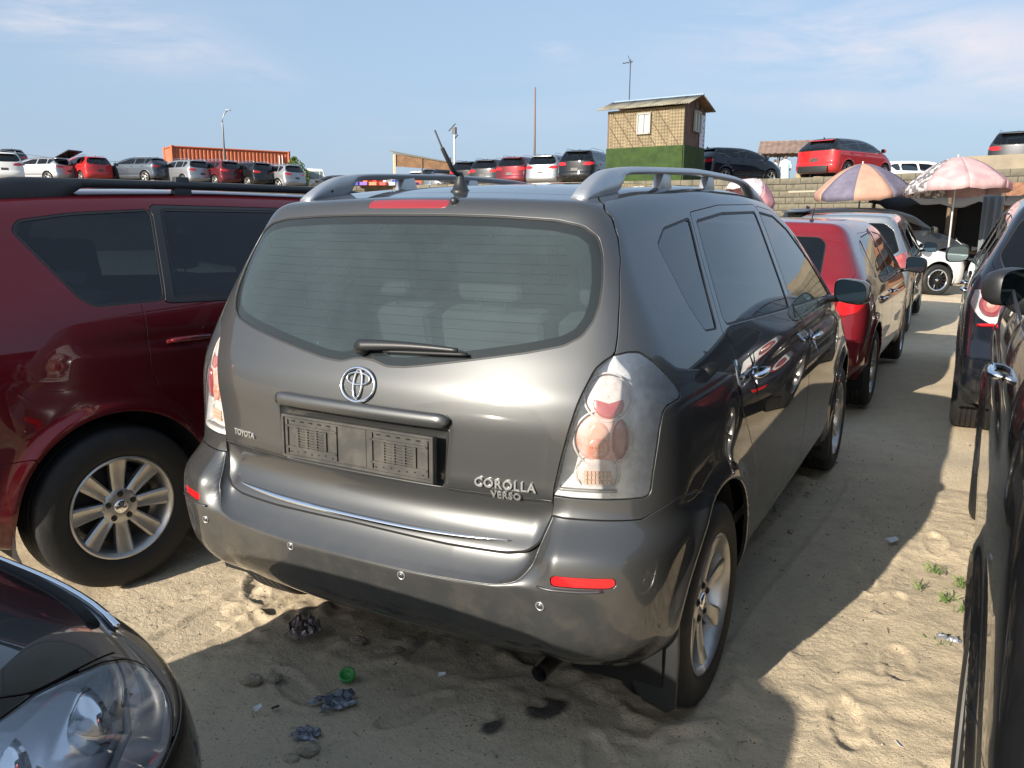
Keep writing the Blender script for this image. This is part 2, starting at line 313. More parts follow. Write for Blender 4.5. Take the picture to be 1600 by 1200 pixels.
class Shape:
    """car body as the smooth intersection of side profile, plan and section; y forward from the rear bumper"""
    def __init__(s, L, rear, front, top, half, plan_lo, plan_hi, zs=(0.9, 1.4), bow_r=(0.09, 0.10), bow_f=(0.12, 0.5),
                 crown=0.06, zb=0.22, k_side=0.16, k_top=0.12, k_rt=0.05, k_bot=0.05, sig=(0.03, 0.03, 0.08, 0.05), extra=None, core=0.62, zmax=1.8, xm=1.0, kf=None):
        s.L = L; s.zb = zb; s.extra = extra; s.core = core; s.zmax = zmax; s.xm = xm
        s.Yr = sm1(rear, sig[0]); s.Yf = sm1(front, sig[1]); s.T = sm1(top, sig[2]); s.W = sm1(half, sig[3])
        s.P0 = sm1(plan_lo, 0.15); s.P1 = sm1(plan_hi, 0.2); s.zs = zs; s.br = bow_r; s.bf = bow_f; s.cr = crown
        s.ks = k_side; s.kt = k_top; s.krt = k_rt; s.kb = k_bot; s.kf = kf or k_side
    def width(s, y, z):
        h = sstep(s.zs[0], s.zs[1], z)
        return s.W(z) + s.P0(y) * (1 - h) + s.P1(y) * h
    def f(s, x, y, z):
        ax = np.sqrt(x * x + 1e-6)
        side = (ax - s.width(y, z)) * 0.97
        x2 = x * x
        e = 0.004
        dyr = (s.Yr(z + e) - s.Yr(z - e)) / (2 * e)
        rear = (s.Yr(z) + s.br[0] * x2 + s.br[1] * x2 * x2 - y) / np.sqrt(1 + dyr * dyr)
        dyf = (s.Yf(z + e) - s.Yf(z - e)) / (2 * e)
        front = (y - s.Yf(z) + s.bf[0] * x2 + s.bf[1] * x2 * x2) / np.sqrt(1 + dyf * dyf)
        yy = y + 0.10 * x2 * sstep(s.L * .45, s.L * .7, y)
        dt = (s.T(yy + e) - s.T(yy - e)) / (2 * e)
        top = (z - s.T(yy) + s.cr * x2) / np.sqrt(1 + dt * dt)
        r = smax(rear, top, s.krt)
        r = smax(r, smax(front, top, .12), .02) if False else smax(r, front, .15)
        kk = s.kt + (s.ks - s.kt) * sstep(1.35, 0.9, z)
        r = smax(side, r, 1.0 * kk)
        r = smax(r, s.zb - z, s.kb)
        if s.extra is not None: r = r + s.extra(s, x, y, z)
        return r
    def grad(s, P, h=0.003):
        x, y, z = P.T
        g = np.stack([s.f(x + h, y, z) - s.f(x - h, y, z), s.f(x, y + h, z) - s.f(x, y - h, z), s.f(x, y, z + h) - s.f(x, y, z - h)], 1)
        return g / (np.linalg.norm(g, axis=1, keepdims=True) + 1e-12)
    def cast(s, A, B, it=34):
        """points on the skin between A (outside) and B (inside)"""
        a = np.zeros(len(A)); b = np.ones(len(A)); D = B - A
        def ev(t): Q = A + D * t[:, None]; return s.f(Q[:, 0], Q[:, 1], Q[:, 2])
        fa = np.ones(len(A)); fb = -np.ones(len(A))
        for k in range(15):
            m = (a + b) / 2
            if k > 7:
                t = fa / np.where(np.abs(fa - fb) < 1e-12, 1e-12, fa - fb); m = a + (b - a) * np.clip(t, .02, .98)
            v = ev(m); o = v > 0
            if k > 7:      # Illinois step keeps both ends moving
                fb = np.where(o, fb * .5, fb); fa = np.where(o, fa, fa * .5)
            a = np.where(o, m, a); fa = np.where(o, v, fa); b = np.where(o, b, m); fb = np.where(o, fb, v)
        t = fa / np.where(np.abs(fa - fb) < 1e-12, 1e-12, fa - fb)
        return A + D * (a + (b - a) * np.clip(t, 0, 1))[:, None]
    def mesh(s, h=0.02, hy=None):
        """triangle skin from box grids shot towards an inner core; r rear, s sides, t top, f front"""
        L = s.L; X = s.xm; Z0 = s.zb - .06; Z1 = s.zmax; y0 = -.05; y1 = L + .05
        cx, cy0, cy1, cz0, cz1 = X * .35, .75, L - .9, .42, s.core
        nx = int(2 * X / h / 2) * 2; ny = int((y1 - y0) / h); nz = int((Z1 - Z0) / h)
        V = []; F = []; off = 0
        def core(P):
            Q = np.empty_like(P)
            Q[:, 0] = P[:, 0] / X * cx
            Q[:, 1] = cy0 + (P[:, 1] - y0) / (y1 - y0) * (cy1 - cy0)
            Q[:, 2] = cz0 + (P[:, 2] - Z0) / (Z1 - Z0) * (cz1 - cz0)
            return Q
        def grid(u, v, fn, flip):
            nonlocal off
            U, W = np.meshgrid(u, v, indexing='ij'); P = fn(U.ravel(), W.ravel())
            V.append(s.cast(P, core(P)))
            i = np.arange(len(u) - 1)[:, None] * len(v) + np.arange(len(v) - 1)[None]
            i = i.ravel() + off; w = len(v)
            q = np.stack([i, i + w, i + w + 1, i + 1], 1)
            if flip: q = q[:, ::-1]
            F.append(q[:, [0, 1, 2]]); F.append(q[:, [0, 2, 3]]); off += len(P)
        gx = np.linspace(-X, X, nx + 1); gy = np.linspace(y0, y1, ny + 1) if hy is None else np.r_[np.arange(y0, .75, h), np.linspace(.75, y1, int((y1 - .75) / hy) + 1)]; gz = np.linspace(Z0, Z1, nz + 1)
        grid(gx, gz, lambda a, b: np.stack([a, a * 0 + y0, b], 1), False)
        grid(gy, gz, lambda a, b: np.stack([a * 0 + X, a, b], 1), False)
        grid(gy, gz, lambda a, b: np.stack([a * 0 - X, a, b], 1), True)
        grid(gx, gy, lambda a, b: np.stack([a, b, a * 0 + Z1], 1), False)
        grid(gx, gz, lambda a, b: np.stack([a, a * 0 + y1, b], 1), True)
        V = np.concatenate(V); F = np.concatenate(F)
        key = np.round(V / 1e-4).astype(np.int64)
        _, idx, inv = np.unique(key, axis=0, return_index=True, return_inverse=True)
        V = V[idx]; F = inv.ravel()[F]
        F = F[(F[:, 0] != F[:, 1]) & (F[:, 1] != F[:, 2]) & (F[:, 0] != F[:, 2])]
        return Skin(V, s.grad(V), F)

def join_skins(L):
    V = []; N = []; F = []; n = 0
    for b in L:
        b = b.compact()
        if len(b.F) == 0: continue
        V.append(b.V); N.append(b.N); F.append(b.F + n); n += len(b.V)
    return Skin(np.concatenate(V), np.concatenate(N), np.concatenate(F))
class Skin:
    def __init__(s, V, N, F): s.V, s.N, s.F = V, N, F
    def compact(s):
        u, inv = np.unique(s.F, return_inverse=True)
        return Skin(s.V[u], s.N[u], inv.reshape(-1, 3))
    def cut(s, d):
        """split by the sign of d per vertex: (d<0 part, d>0 part)"""
        d = np.where(np.abs(d) < 1e-6, 1e-6, d)
        F = s.F; sg = d[F] < 0; c = sg.sum(1)
        ins = F[c == 3]; out = F[c == 0]; mix = F[(c == 1) | (c == 2)]; ms = sg[(c == 1) | (c == 2)]
        if len(mix) == 0: return Skin(s.V, s.N, ins), Skin(s.V, s.N, out)
        one = ms.sum(1) == 1
        lone = np.where(one[:, None], ms, ~ms).argmax(1)
        r = np.arange(len(mix))
        a = mix[r, lone]; b = mix[r, (lone + 1) % 3]; e = mix[r, (lone + 2) % 3]
        def em(p, q):
            lo = np.minimum(p, q); hi = np.maximum(p, q)
            return lo.astype(np.int64) * (len(s.V) + 1) + hi
        k = np.concatenate([em(a, b), em(a, e)])
        uk, ui = np.unique(k, return_inverse=True); ui = ui.ravel()
        lo = uk // (len(s.V) + 1); hi = uk % (len(s.V) + 1)
        t = d[lo] / (d[lo] - d[hi])
        NV = s.V[lo] + (s.V[hi] - s.V[lo]) * t[:, None]; NN = s.N[lo] + (s.N[hi] - s.N[lo]) * t[:, None]
        NN /= np.linalg.norm(NN, axis=1, keepdims=True) + 1e-12
        n0 = len(s.V); V = np.concatenate([s.V, NV]); N = np.concatenate([s.N, NN])
        ab = ui[:len(mix)] + n0; ae = ui[len(mix):] + n0
        tri = np.stack([a, ab, ae], 1); q1 = np.stack([ab, b, e], 1); q2 = np.stack([ab, e, ae], 1)
        ins = np.concatenate([ins, tri[one], q1[~one], q2[~one]]); out = np.concatenate([out, tri[~one], q1[one], q2[one]])
        return Skin(V, N, ins), Skin(V, N, out)
    def move(s, d): return Skin(s.V + s.N * (d if np.isscalar(d) else d[:, None]), s.N, s.F)
    def dent(s, fn, hfun, tilt=0.0):
        """cuts along fn=0 and sinks the inside by hfun(distance); the rim stays crisp"""
        a, b = s.cut(fn(s)); a = a.compact(); d = np.maximum(-fn(a), 0); e = 1e-3; g = fn.gdir(a)
        hp = (hfun(d + e) - hfun(d)) / e
        V = a.V - a.N * hfun(d)[:, None]; N = a.N - g * hp[:, None]; N /= np.linalg.norm(N, axis=1, keepdims=True)
        b = b.compact(); db = np.clip(fn(b), 0, 1); Nb = b.N - fn.gdir(b) * (.9 * np.exp(-db / .005))[:, None]; Nb /= np.linalg.norm(Nb, axis=1, keepdims=True)
        return join_skins([Skin(V, N, a.F), Skin(b.V, Nb, b.F)])
    def edge_skirt(s, depth=0.014, r=0.002, keep=None):
        """adds rolled edges along the open border; returns V, N, F arrays"""
        s = s.compact(); F = s.F
        E = np.concatenate([F[:, [0, 1]], F[:, [1, 2]], F[:, [2, 0]]])
        n = len(s.V); k = np.minimum(E[:, 0], E[:, 1]).astype(np.int64) * n + np.maximum(E[:, 0], E[:, 1])
        u, inv, cnt = np.unique(k, return_inverse=True, return_counts=True)
        B = E[cnt[inv.ravel()] == 1]
        if keep is not None and len(B):
            B = B[keep(s.V[B[:, 0]])]
        if len(B) == 0: return s
        t = s.V[B[:, 1]] - s.V[B[:, 0]]
        o = np.cross(t, (s.N[B[:, 0]] + s.N[B[:, 1]]))
        acc = np.zeros((n, 3)); np.add.at(acc, B[:, 0], o); np.add.at(acc, B[:, 1], o)
        bv = np.unique(B); O = acc[bv]; O /= np.linalg.norm(O, axis=1, keepdims=True) + 1e-12
        P = s.V[bv]; Nn = s.N[bv]; m = len(bv); mp = np.zeros(n, int); mp[bv] = np.arange(m)
        r1 = P + O * r * .7 - Nn * r * .3; r2 = P + O * r - Nn * r; r3 = P + O * r - Nn * depth
        n1 = Nn + O; n1 /= np.linalg.norm(n1, axis=1, keepdims=True)
        V = np.concatenate([s.V, r1, r2, r3]); N = np.concatenate([s.N, n1, O, O])
        i, j = B[:, 0], B[:, 1]; a, b = mp[i] + n, mp[j] + n
        def q(p0, p1, p2, p3): return [np.stack([p0, p1, p2], 1), np.stack([p0, p2, p3], 1)]
        F2 = q(j, i, a, b) + q(b, a, a + m, b + m) + q(b + m, a + m, a + 2 * m, b + 2 * m)
        return Skin(V, N, np.concatenate([F] + F2))

def loop_round(pts, r=0.02, step=0.008):
    """closed outline resampled and smoothed by r"""
    p = np.array(pts, float); q = np.roll(p, -1, 0); l = np.linalg.norm(q - p, axis=1); c = np.r_[0, np.cumsum(l)]
    n = max(24, int(c[-1] / step)); t = np.linspace(0, c[-1], n, endpoint=False)
    pc = np.vstack([p, p[:1]]); o = np.stack([np.interp(t, c, pc[:, 0]), np.interp(t, c, pc[:, 1])], 1)
    if r > 0:
        sg = r / (c[-1] / n); k = np.exp(-0.5 * (np.minimum(np.arange(n), n - np.arange(n)) / sg) ** 2); k /= k.sum()
        o = np.real(np.fft.ifft(np.fft.fft(o, axis=0) * np.fft.fft(k)[:, None], axis=0))
    return o

def sdf(poly, U, W, grad=False):
    """banded version: exact only near the outline, coarse grid elsewhere"""
    n = len(U)
    if n < 1500: return sdf_exact(poly, U, W, grad)
    lo = poly.min(0) - .05; hi = poly.max(0) + .05; c = .025
    nu = int((hi[0] - lo[0]) / c) + 2; nw = int((hi[1] - lo[1]) / c) + 2
    gu, gw = np.meshgrid(lo[0] + c * (np.arange(nu) + .5), lo[1] + c * (np.arange(nw) + .5), indexing='ij')
    gd = sdf_exact(poly[::2] if len(poly) > 60 else poly, gu.ravel(), gw.ravel()).reshape(nu, nw)
    d = np.full(n, .12); G = np.zeros((n, 2)); iu = np.floor((U - lo[0]) / c).astype(int); iw = np.floor((W - lo[1]) / c).astype(int)
    ok = (iu >= 0) & (iw >= 0) & (iu < nu) & (iw < nw); i = np.where(ok)[0]; v = gd[iu[i], iw[i]]
    d[i] = np.where(np.abs(v) < .060, 0, v); near = i[np.abs(v) < .060]
    if len(near):
        r = sdf_exact(poly, U[near], W[near], grad)
        if grad: d[near] = r[0]; G[near] = r[1]
        else: d[near] = r
    return (d, G) if grad else d
def sdf_exact(poly, U, W, grad=False):
    """signed distance (inside negative) to a closed outline, only accurate near it"""
    P = np.stack([U, W], 1); lo = poly.min(0) - .12; hi = poly.max(0) + .12
    d = np.full(len(P), .12); G = np.zeros((len(P), 2)); m = np.where(((P > lo) & (P < hi)).all(1))[0]
    if len(m) == 0: return (d, G) if grad else d
    A = poly; B = np.roll(poly, -1, 0); BA = B - A; LL = (BA ** 2).sum(1) + 1e-15
    for c in range(0, len(m), 4000):
        mm = m[c:c + 4000]; Q = P[mm][:, None, :]
        PA = Q - A[None]; t = np.clip((PA * BA[None]).sum(2) / LL, 0, 1)
        R_ = PA - BA[None] * t[..., None]; q2 = (R_ ** 2).sum(2); k = q2.argmin(1); dd = np.sqrt(q2[np.arange(len(k)), k])
        if grad: G[mm] = R_[np.arange(len(k)), k] / (dd[:, None] + 1e-9)
        cond = (A[None, :, 1] > Q[:, :, 1]) != (B[None, :, 1] > Q[:, :, 1])
        xs = A[None, :, 0] + (Q[:, :, 1] - A[None, :, 1]) * BA[None, :, 0] / np.where(np.abs(BA[None, :, 1]) < 1e-12, 1e-12, BA[None, :, 1])
        ins = (cond & (Q[:, :, 0] < xs)).sum(1) % 2 == 1
        d[mm] = np.where(ins, -dd, dd)
    return (d, G) if grad else d
# ---------------------------------------------------------------- cars
def domain(sh, dom, V):
    x, y, z = V.T; ax = np.abs(x)
    if dom == 'S': return y, z, ax > sh.width(y, z) - .13
    if dom == 'R': return x, z, y < min(1.25, sh.L * .3)
    if dom == 'F': return x, z, y > sh.L * .5
    if dom == 'C': return ax + y, z, (y < 1.2) & (ax > .2)
    if dom == 'D': return ax + (sh.L - y), z, (y > sh.L - 1.4) & (ax > .2)
    if dom == 'T': return x, y, z > .75
def mirror(out): return list(out) + [(-a, b) for a, b in reversed(out) if abs(a) > 1e-6]
def field(sh, dom, out, r=.012, lim=None):
    pts = mirror(out) if dom in 'RFT' else out
    poly = loop_round(pts, r)
    def fn(sk):
        V = sk.V; U, W, m = domain(sh, dom, V); d = np.full(len(V), .12)
        i = np.where(m)[0]
        if len(i):
            dd, G = sdf(poly, U[i], W[i], True); g, h_ = G.T; sx = np.sign(V[i, 0]); o = g * 0
            g3 = {'S': (o, g, h_), 'R': (g, o, h_), 'F': (g, o, h_), 'C': (sx * g, g, h_), 'D': (sx * g, -g, h_), 'T': (g, h_, o)}[dom]
            g3 = np.stack(g3, 1); ln = np.sqrt(np.maximum((g3 ** 2).sum(1) - (g3 * sk.N[i]).sum(1) ** 2, 0)); ln = np.where((g3 ** 2).sum(1) < .5, 1, ln)
            d[i] = dd / np.clip(ln, .3, 1.5)
        if lim is not None: d = np.maximum(d, lim(V))
        return d
    def gdir(sk):
        V = sk.V; U, W, m = domain(sh, dom, V); o3 = np.zeros((len(V), 3)); i = np.where(m)[0]
        if len(i):
            dd, G = sdf_exact(poly, U[i], W[i], True); G = G * np.where(dd < 0, -1, 1)[:, None]; g, h_ = G.T; sx = np.sign(V[i, 0]); o = g * 0
            g3 = np.stack({'S': (o, g, h_), 'R': (g, o, h_), 'F': (g, o, h_), 'C': (sx * g, g, h_), 'D': (sx * g, -g, h_), 'T': (g, h_, o)}[dom], 1)
            o3[i] = g3 - sk.N[i] * (g3 * sk.N[i]).sum(1)[:, None]
        return o3
    fn.gdir = gdir
    return fn
def split_sides(sk):
    c = sk.V[sk.F].mean(1)[:, 0]
    return [Skin(sk.V, sk.N, sk.F[c > 0]), Skin(sk.V, sk.N, sk.F[c <= 0])]
class CarBuilder:
    def __init__(s, root, shape, pm, h=.02, lod=0, gap=.0025, hy=None):
        s.root = root; s.sh = shape; s.pm = pm; s.lod = lod; s.gap = gap; s.cur = shape.mesh(h, hy); s.bands = []
    def remove(s, fn): s.cur = s.cur.cut(fn(s.cur))[1]
    def take(s, fn, gap):
        ins = s.cur.cut(fn(s.cur) + gap)[0]
        out = s.cur.cut(fn(s.cur) - gap)
        if gap > 0 and s.lod == 0:
            b = out[0]; b = b.cut(fn(b) + gap)[1]; s.bands.append(b.move(-.009).compact())
        s.cur = out[1].compact(); return ins.compact()
    def arch(s, yc, zc, r, depth=.42, liner=True):
        fn = lambda sk: np.where((np.abs(sk.V[:, 0]) > .35), np.hypot(sk.V[:, 1] - yc, sk.V[:, 2] - zc) - r, .2)
        ins, out = s.cur.cut(fn(s.cur)); s.cur = out.compact()
        if liner:
            hw = float(s.sh.width(np.array([yc]), np.array([.5]))[0])
            for sg in (-1, 1):
                b = MB(); b.lathe([(sg * (hw - .03), r + .012), (sg * (hw - .30), r + .012), (sg * (hw - .36), r - .05), (sg * (hw - .36), .02)], 28, 'x', (0, yc, zc), -.35, math.pi + .35)
                b.build('wheel_well', M_GAP, s.root, smooth=True)
    def panel(s, name, dom, out, m=None, r=.012, lim=None, gap=None, sides=None, both=True, depth=.014, dents=()):
        g = (s.gap if gap is None else gap) if s.lod == 0 else 0
        sk = s.take(field(s.sh, dom, out, r, lim) if not callable(out) else out, g); obs = []
        for q in (split_sides(sk) if (dom in 'SCD' and sides is not False) else [sk]):
            for (f2, hf) in dents: q = q.compact().dent(f2, hf)
            if len(q.F): obs.append(mks(name, q.edge_skirt(depth) if s.lod == 0 else q, m or s.pm, s.root))
        return obs
    def window(s, name, dom, out, gm, r=.02, seal=.009, inset=.004, lim=None, band=.0, sealm=None, frit=None, film=None):
        fn = field(s.sh, dom, out, r, lim); obs = []
        if s.lod: seal *= .6
        full = s.take(fn, 0)
        g, ring = full.cut(fn(full) + seal)
        if frit: 
            gi, fr = g.cut(fn(g) + seal + frit); 
        for i, (q, w2) in enumerate(zip(split_sides(g) if dom == 'S' else [g], split_sides(ring) if dom == 'S' else [ring])):
            if len(q.F) == 0: continue
            o = mks(name, q.move(-inset), gm, s.root); obs.append(o)
            if s.lod == 0: mks('window_seal', w2.move(-.0015).edge_skirt(.008, .0008), sealm or M_RUB, o)
            if frit:
                ff = fr if dom != 'S' else split_sides(fr)[i]
                mks('dark_border', ff.move(-inset - .003), M_GAP, o)
                if film: mks('dusty_film', gi.move(-inset - .0025), film, o)
        return obs
    def lamp(s, name, dom, out, lens=None, r=.012, depth=.045, housing=None, flush=0.):
        fn = field(s.sh, dom, out, r); sk = s.take(fn, s.gap if s.lod == 0 else 0); obs = []
        for q in split_sides(sk):
            if len(q.F) == 0: continue
            if s.lod: o = mks(name, q.move(.004), lens or M_REDL, s.root)
            else:
                o = mks(name, q.edge_skirt(.012, .0025), lens or G_LENS, s.root)
                if housing is not None:
                    k = q.compact(); dd = fn(k); k = k.move(-np.clip(-dd * 1.1, .004, depth)); mks('lamp_housing', k, housing, o)
            obs.append(o)
        return obs
    def finish(s, name='body_shell'):
        body = mks(name, s.cur.edge_skirt(.014) if s.lod == 0 else s.cur, s.pm, s.root)
        if s.bands:
            V = []; N = []; F = []; n = 0
            for b in s.bands:
                if len(b.F) == 0: continue
                V.append(b.V); N.append(b.N); F.append(b.F + n); n += len(b.V)
            if V: mk('panel_gaps', np.concatenate(V), np.concatenate(F), M_GAP, s.root, True)
        return body
    def surf(s, x, z, rear=True):
        a = np.array([[x, -.4 if rear else s.sh.L + .4, z]]); b = np.array([[x * .8, s.sh.L * .5, z]])
        p = s.sh.cast(a, b); n = s.sh.grad(p)[0]; return Vector(p[0]), Vector(n)
    def side(s, y, z, sg=1):
        a = np.array([[sg * 1.3, y, z]]); b = np.array([[sg * .2, y, z]]); p = s.sh.cast(a, b); n = s.sh.grad(p)[0]; return Vector(p[0]), Vector(n)
def frame_at(p, n, up=(0, 0, 1), off=0.):
    """matrix with +Z along the surface normal, +X to the right as seen from outside"""
    n = n.normalized(); u = Vector(up); x = u.cross(n).normalized(); y = n.cross(x)
    M = Matrix((x, y, n)).transposed().to_4x4(); M.translation = p + n * off; return M
def wheel(root, pos, side=1, r=.316, rr=.215, wd=.205, n=7, w0=.030, w1=.050, m=None, spoke_d=.02, steer=0., lod=0, style=0, cap=M_CHROME, nuts=5, phase=0.):
    m = m or M_RIM; b = MB(); h = wd / 2; t = r - rr
    seg = 56 if lod == 0 else 20
    prof = [(h - .02, rr - .004), (h - .004, rr + .004), (h + .006, rr + t * .25), (h + .009, rr + t * .5), (h + .002, rr + t * .74), (h - .006, r - .016), (h - .014, r - .007), (h - .03, r - .002)]
    if lod == 0:
        tr = []
        for g in (.045, .012, -.021, -.054): tr += [(g + .009, r), (g + .004, r), (g + .003, r - .007), (g - .003, r - .007), (g - .004, r)]
        prof = prof + tr + [(-h + .03, r - .002), (-h + .008, r - .012), (-h, rr + t * .5), (-h + .02, rr)]
    else: prof = prof + [(-h + .03, r), (-h, rr + t * .5), (-h + .02, rr)]
    b.lathe(prof, seg, 'x'); tyre = b.build('wheel', M_TYRE, root, smooth=True)
    tyre.location = pos; tyre.rotation_euler = (0, 0, (0 if side > 0 else math.pi) + steer)
    b = MB(); b.lathe([(h - .022, rr - .001), (h - .002, rr + .003), (h + .001, rr - .004), (h - .008, rr - .012), (h - .03, rr - .022), (h - .11, rr - .035), (-h + .03, rr - .03)], seg, 'x')
    x0 = h - .012 - spoke_d; x1 = h - .006 - .006
    for k in range(n):
        a = 2 * math.pi * k / n + phase; ca, sa = math.cos(a), math.sin(a); V = []; F = []
        L = 7
        for i in range(L):
            q = i / (L - 1); rad = .045 + (rr - .012 - .045) * q; wv = w0 + (w1 - w0) * q ** 1.4; xx = x0 + (x1 - x0) * q ** 2
            if style == 1: wv = w0 + (w1 - w0) * q
            for (tt, dx) in ((-.5, -.03), (-.5, -.006), (-.36, 0), (0, -.002 if style == 0 else -.007), (.36, 0), (.5, -.006), (.5, -.03)):
                ty = tt * wv * 1.0; V.append((xx + dx, rad * ca - ty * sa, rad * sa + ty * ca))
        for i in range(L - 1):
            for j in range(6): F.append((i * 7 + j, i * 7 + j + 1, (i + 1) * 7 + j + 1, (i + 1) * 7 + j))
        b.add(V, F)
    b.lathe([(x0 - .03, .075), (x0 - .004, .073), (x0 + .002, .066), (x0 + .003, .035), (x0 + .001, .0)], 24, 'x')
    o = b.build('rim', m, tyre, auto=.7)
    if lod == 0:
        b = MB(); b.lathe([(x0, .030), (x0 + .008, .029), (x0 + .011, .022), (x0 + .012, 0)], 20, 'x'); b.build('centre_cap', cap, tyre, smooth=True)
        b = MB()
        for k in range(nuts):
            a = 2 * math.pi * k / nuts + .3; cy, cz = .052 * math.cos(a), .052 * math.sin(a)
            b.lathe([(x0 + .0035, .0125), (x0 + .0045, .0125), (x0 + .0045, .009), (x0 + .003, .009)], 12, 'x', (0, cy, cz))
            b.lathe([(x0 - .0, .0085), (x0 + .009, .008), (x0 + .010, .006), (x0 + .010, 0)], 6, 'x', (0, cy, cz))
        b.build('wheel_nuts', M_RIMD, tyre)
    b = MB(); b.lathe([(x0 - .055, .02), (x0 - .055, rr - .05), (x0 - .07, rr - .05), (x0 - .07, .02)], 28, 'x'); b.box((x0 - .06, .09, .06), (.06, .09, .12)); b.build('brake_disc', M_RIMD, tyre)
    return tyre
def seat(root, x, y, z=.38, w=.5, hr=True, m=None, bench=False):
    m = m or M_INT; b = MB()
    b.box((x, y, z), (w, .5, .16)); b.box((x, y - .27, z + .35), (w, .13, .62), Matrix.Rotation(.22, 3, 'X'))
    o = b.build('seat', m, root, bevel=.045, seg=3)
    if hr:
        for dx in ((0,) if not bench else (-w * .33, 0, w * .33)):
            b = MB(); b.box((x + dx, y - .36, z + .78), (.26, .09, .19), Matrix.Rotation(.15, 3, 'X')); b.build('headrest', m, o, bevel=.035, seg=3)
            b = MB()
            for e in (-.05, .05): b.tube([(x + dx + e, y - .345, z + .60), (x + dx + e, y - .36, z + .72)], .006, 6)
            b.build('headrest_posts', M_CHROME, o)
    return o
def mirror_part(root, p, sg, m, w=.20, hh=.14, turn=.22):
    """door mirror: rounded housing with a glass facing rearward"""
    base = Vector(p); p = Vector((0, 0, 0)); e = MB()
    rings = [(-.035, .93), (-.02, 1.0), (.02, 1.0), (.06, .82), (.09, .5), (.102, .2)]
    V = []; F = []; n = 24
    def sq(a): c, s_ = math.cos(a), math.sin(a); return (abs(c) ** .6) * math.copysign(1, c), (abs(s_) ** .6) * math.copysign(1, s_)
    for (dy, k) in rings:
        for i in range(n):
            cx, cz = sq(2 * math.pi * i / n); V.append((p.x + sg * (w / 2) + cx * w / 2 * k, p.y + dy, p.z + cz * hh / 2 * k + cx * sg * -.008))
    for j in range(len(rings) - 1):
        for i in range(n): F.append((j * n + i, j * n + (i + 1) % n, (j + 1) * n + (i + 1) % n, (j + 1) * n + i))
    F.append(tuple((len(rings) - 1) * n + i for i in range(n))); e.add(V, F)
    e.tube([(p.x - sg * .09, p.y + .03, p.z - hh * .42), (p.x + sg * .06, p.y + .03, p.z - hh * .3)], [.035, .028], 10, flat=.6)
    o = e.build('door_mirror', m, root, auto=1.0); o.location = base; o.rotation_euler = (0, 0, -sg * turn)
    g = MB(); V = []
    for i in range(n):
        cx, cz = sq(2 * math.pi * i / n); V.append((p.x + sg * (w / 2) + cx * w / 2 * .9, p.y - .028, p.z + cz * hh / 2 * .88 + cx * sg * -.008))
    g.add(V, [tuple(range(n))]); g.build('mirror_glass', M_MIRR, o)
    return o
M_MIRR = mat('mirror glass', (.40, .52, .54), .02, 1.0)
# ---------------------------------------------------------------- the grey hatchback MPV in the middle
def verso_extra(s, x, y, z):
    ax = np.abs(x); e = 0.0
    # wheel-arch flares
    side = sstep(.55, .75, ax)
    for yc in (.735, 3.485):
        r = np.sqrt((y - yc) ** 2 + (z - .33) ** 2)
        e = e - side * .016 * np.exp(-((r - .385) / .035) ** 2) * sstep(.12, .3, z)
    # shoulder line along the side, fading at the rear
    e = e + side * .010 * np.exp(-((z - (.965 + .02 * (y - 2))) / .035) ** 2) * sstep(.9, 1.7, y) * sstep(3.9, 3.3, y)
    # the rear bumper ends higher than the sills
    e = e + np.maximum(.0, .06 * sstep(.75, .3, y)) * sstep(.42, .24, z)
    # sill tuck
    e = e + side * .035 * sstep(.36, .22, z) * sstep(1.0, 1.3, y) * sstep(3.2, 2.9, y)
    return e
VERSO = Shape(4.36,
    rear=[(.1, .24), (.25, .155), (.34, .095), (.45, .065), (.56, .053), (.64, .065), (.70, .105), (.80, .135), (.95, .138), (1.02, .15), (1.12, .195), (1.48, .375), (1.56, .42), (1.8, .62)],
    front=[(.1, 4.25), (.35, 4.34), (.55, 4.33), (.75, 4.22), (.9, 3.95)],
    top=[(-.3, 1.48), (.35, 1.515), (.8, 1.575), (1.4, 1.608), (2.0, 1.608), (2.5, 1.578), (2.9, 1.475), (3.55, 1.05), (4.0, .93), (4.36, .78)],
    half=[(.15, .80), (.25, .845), (.4, .868), (.6, .878), (.8, .880), (.95, .868), (1.05, .842), (1.2, .775), (1.45, .655), (1.6, .575), (1.8, .47)],
    plan_lo=[(-.1, -.095), (.35, -.025), (.8, 0), (1.0, 0), (3.2, 0), (3.8, -.02), (4.4, -.09)],
    plan_hi=[(0, -.06), (.6, -.03), (1.5, 0), (2.6, -.0), (3.6, -.03)],
    extra=verso_extra, bow_r=(.10, .17), zmax=1.72, xm=.95, k_side=.20, k_top=.10, k_rt=.05)
def verso_extra2(s, x, y, z):
    e = verso_extra(s, x, y, z)
    m = np.where(y < .75)[0]
    if len(m) == 0: return e
    xx, yy, zz = x[m], y[m], z[m]; ax = np.abs(xx)
    mid = sstep(.635, .53, ax)
    # the middle of the rear sinks in below the tailgate, the bumper corners swell out past the lamps
    e[m] += .036 * sstep(.55, .625, zz) * sstep(.80, .66, zz) * mid - .022 * sstep(.735, .64, zz) * sstep(.15, .40, zz) * (1 - mid) * sstep(.75, .45, yy)
    return e
VERSO.extra = verso_extra2
VERSO.Yr = sm1([(.1, .26), (.25, .175), (.34, .11), (.45, .072), (.56, .055), (.635, .062), (.665, .085), (.73, .13), (.80, .137), (.95, .138), (1.02, .15), (1.12, .195), (1.48, .375), (1.56, .42), (1.8, .62)], .018)

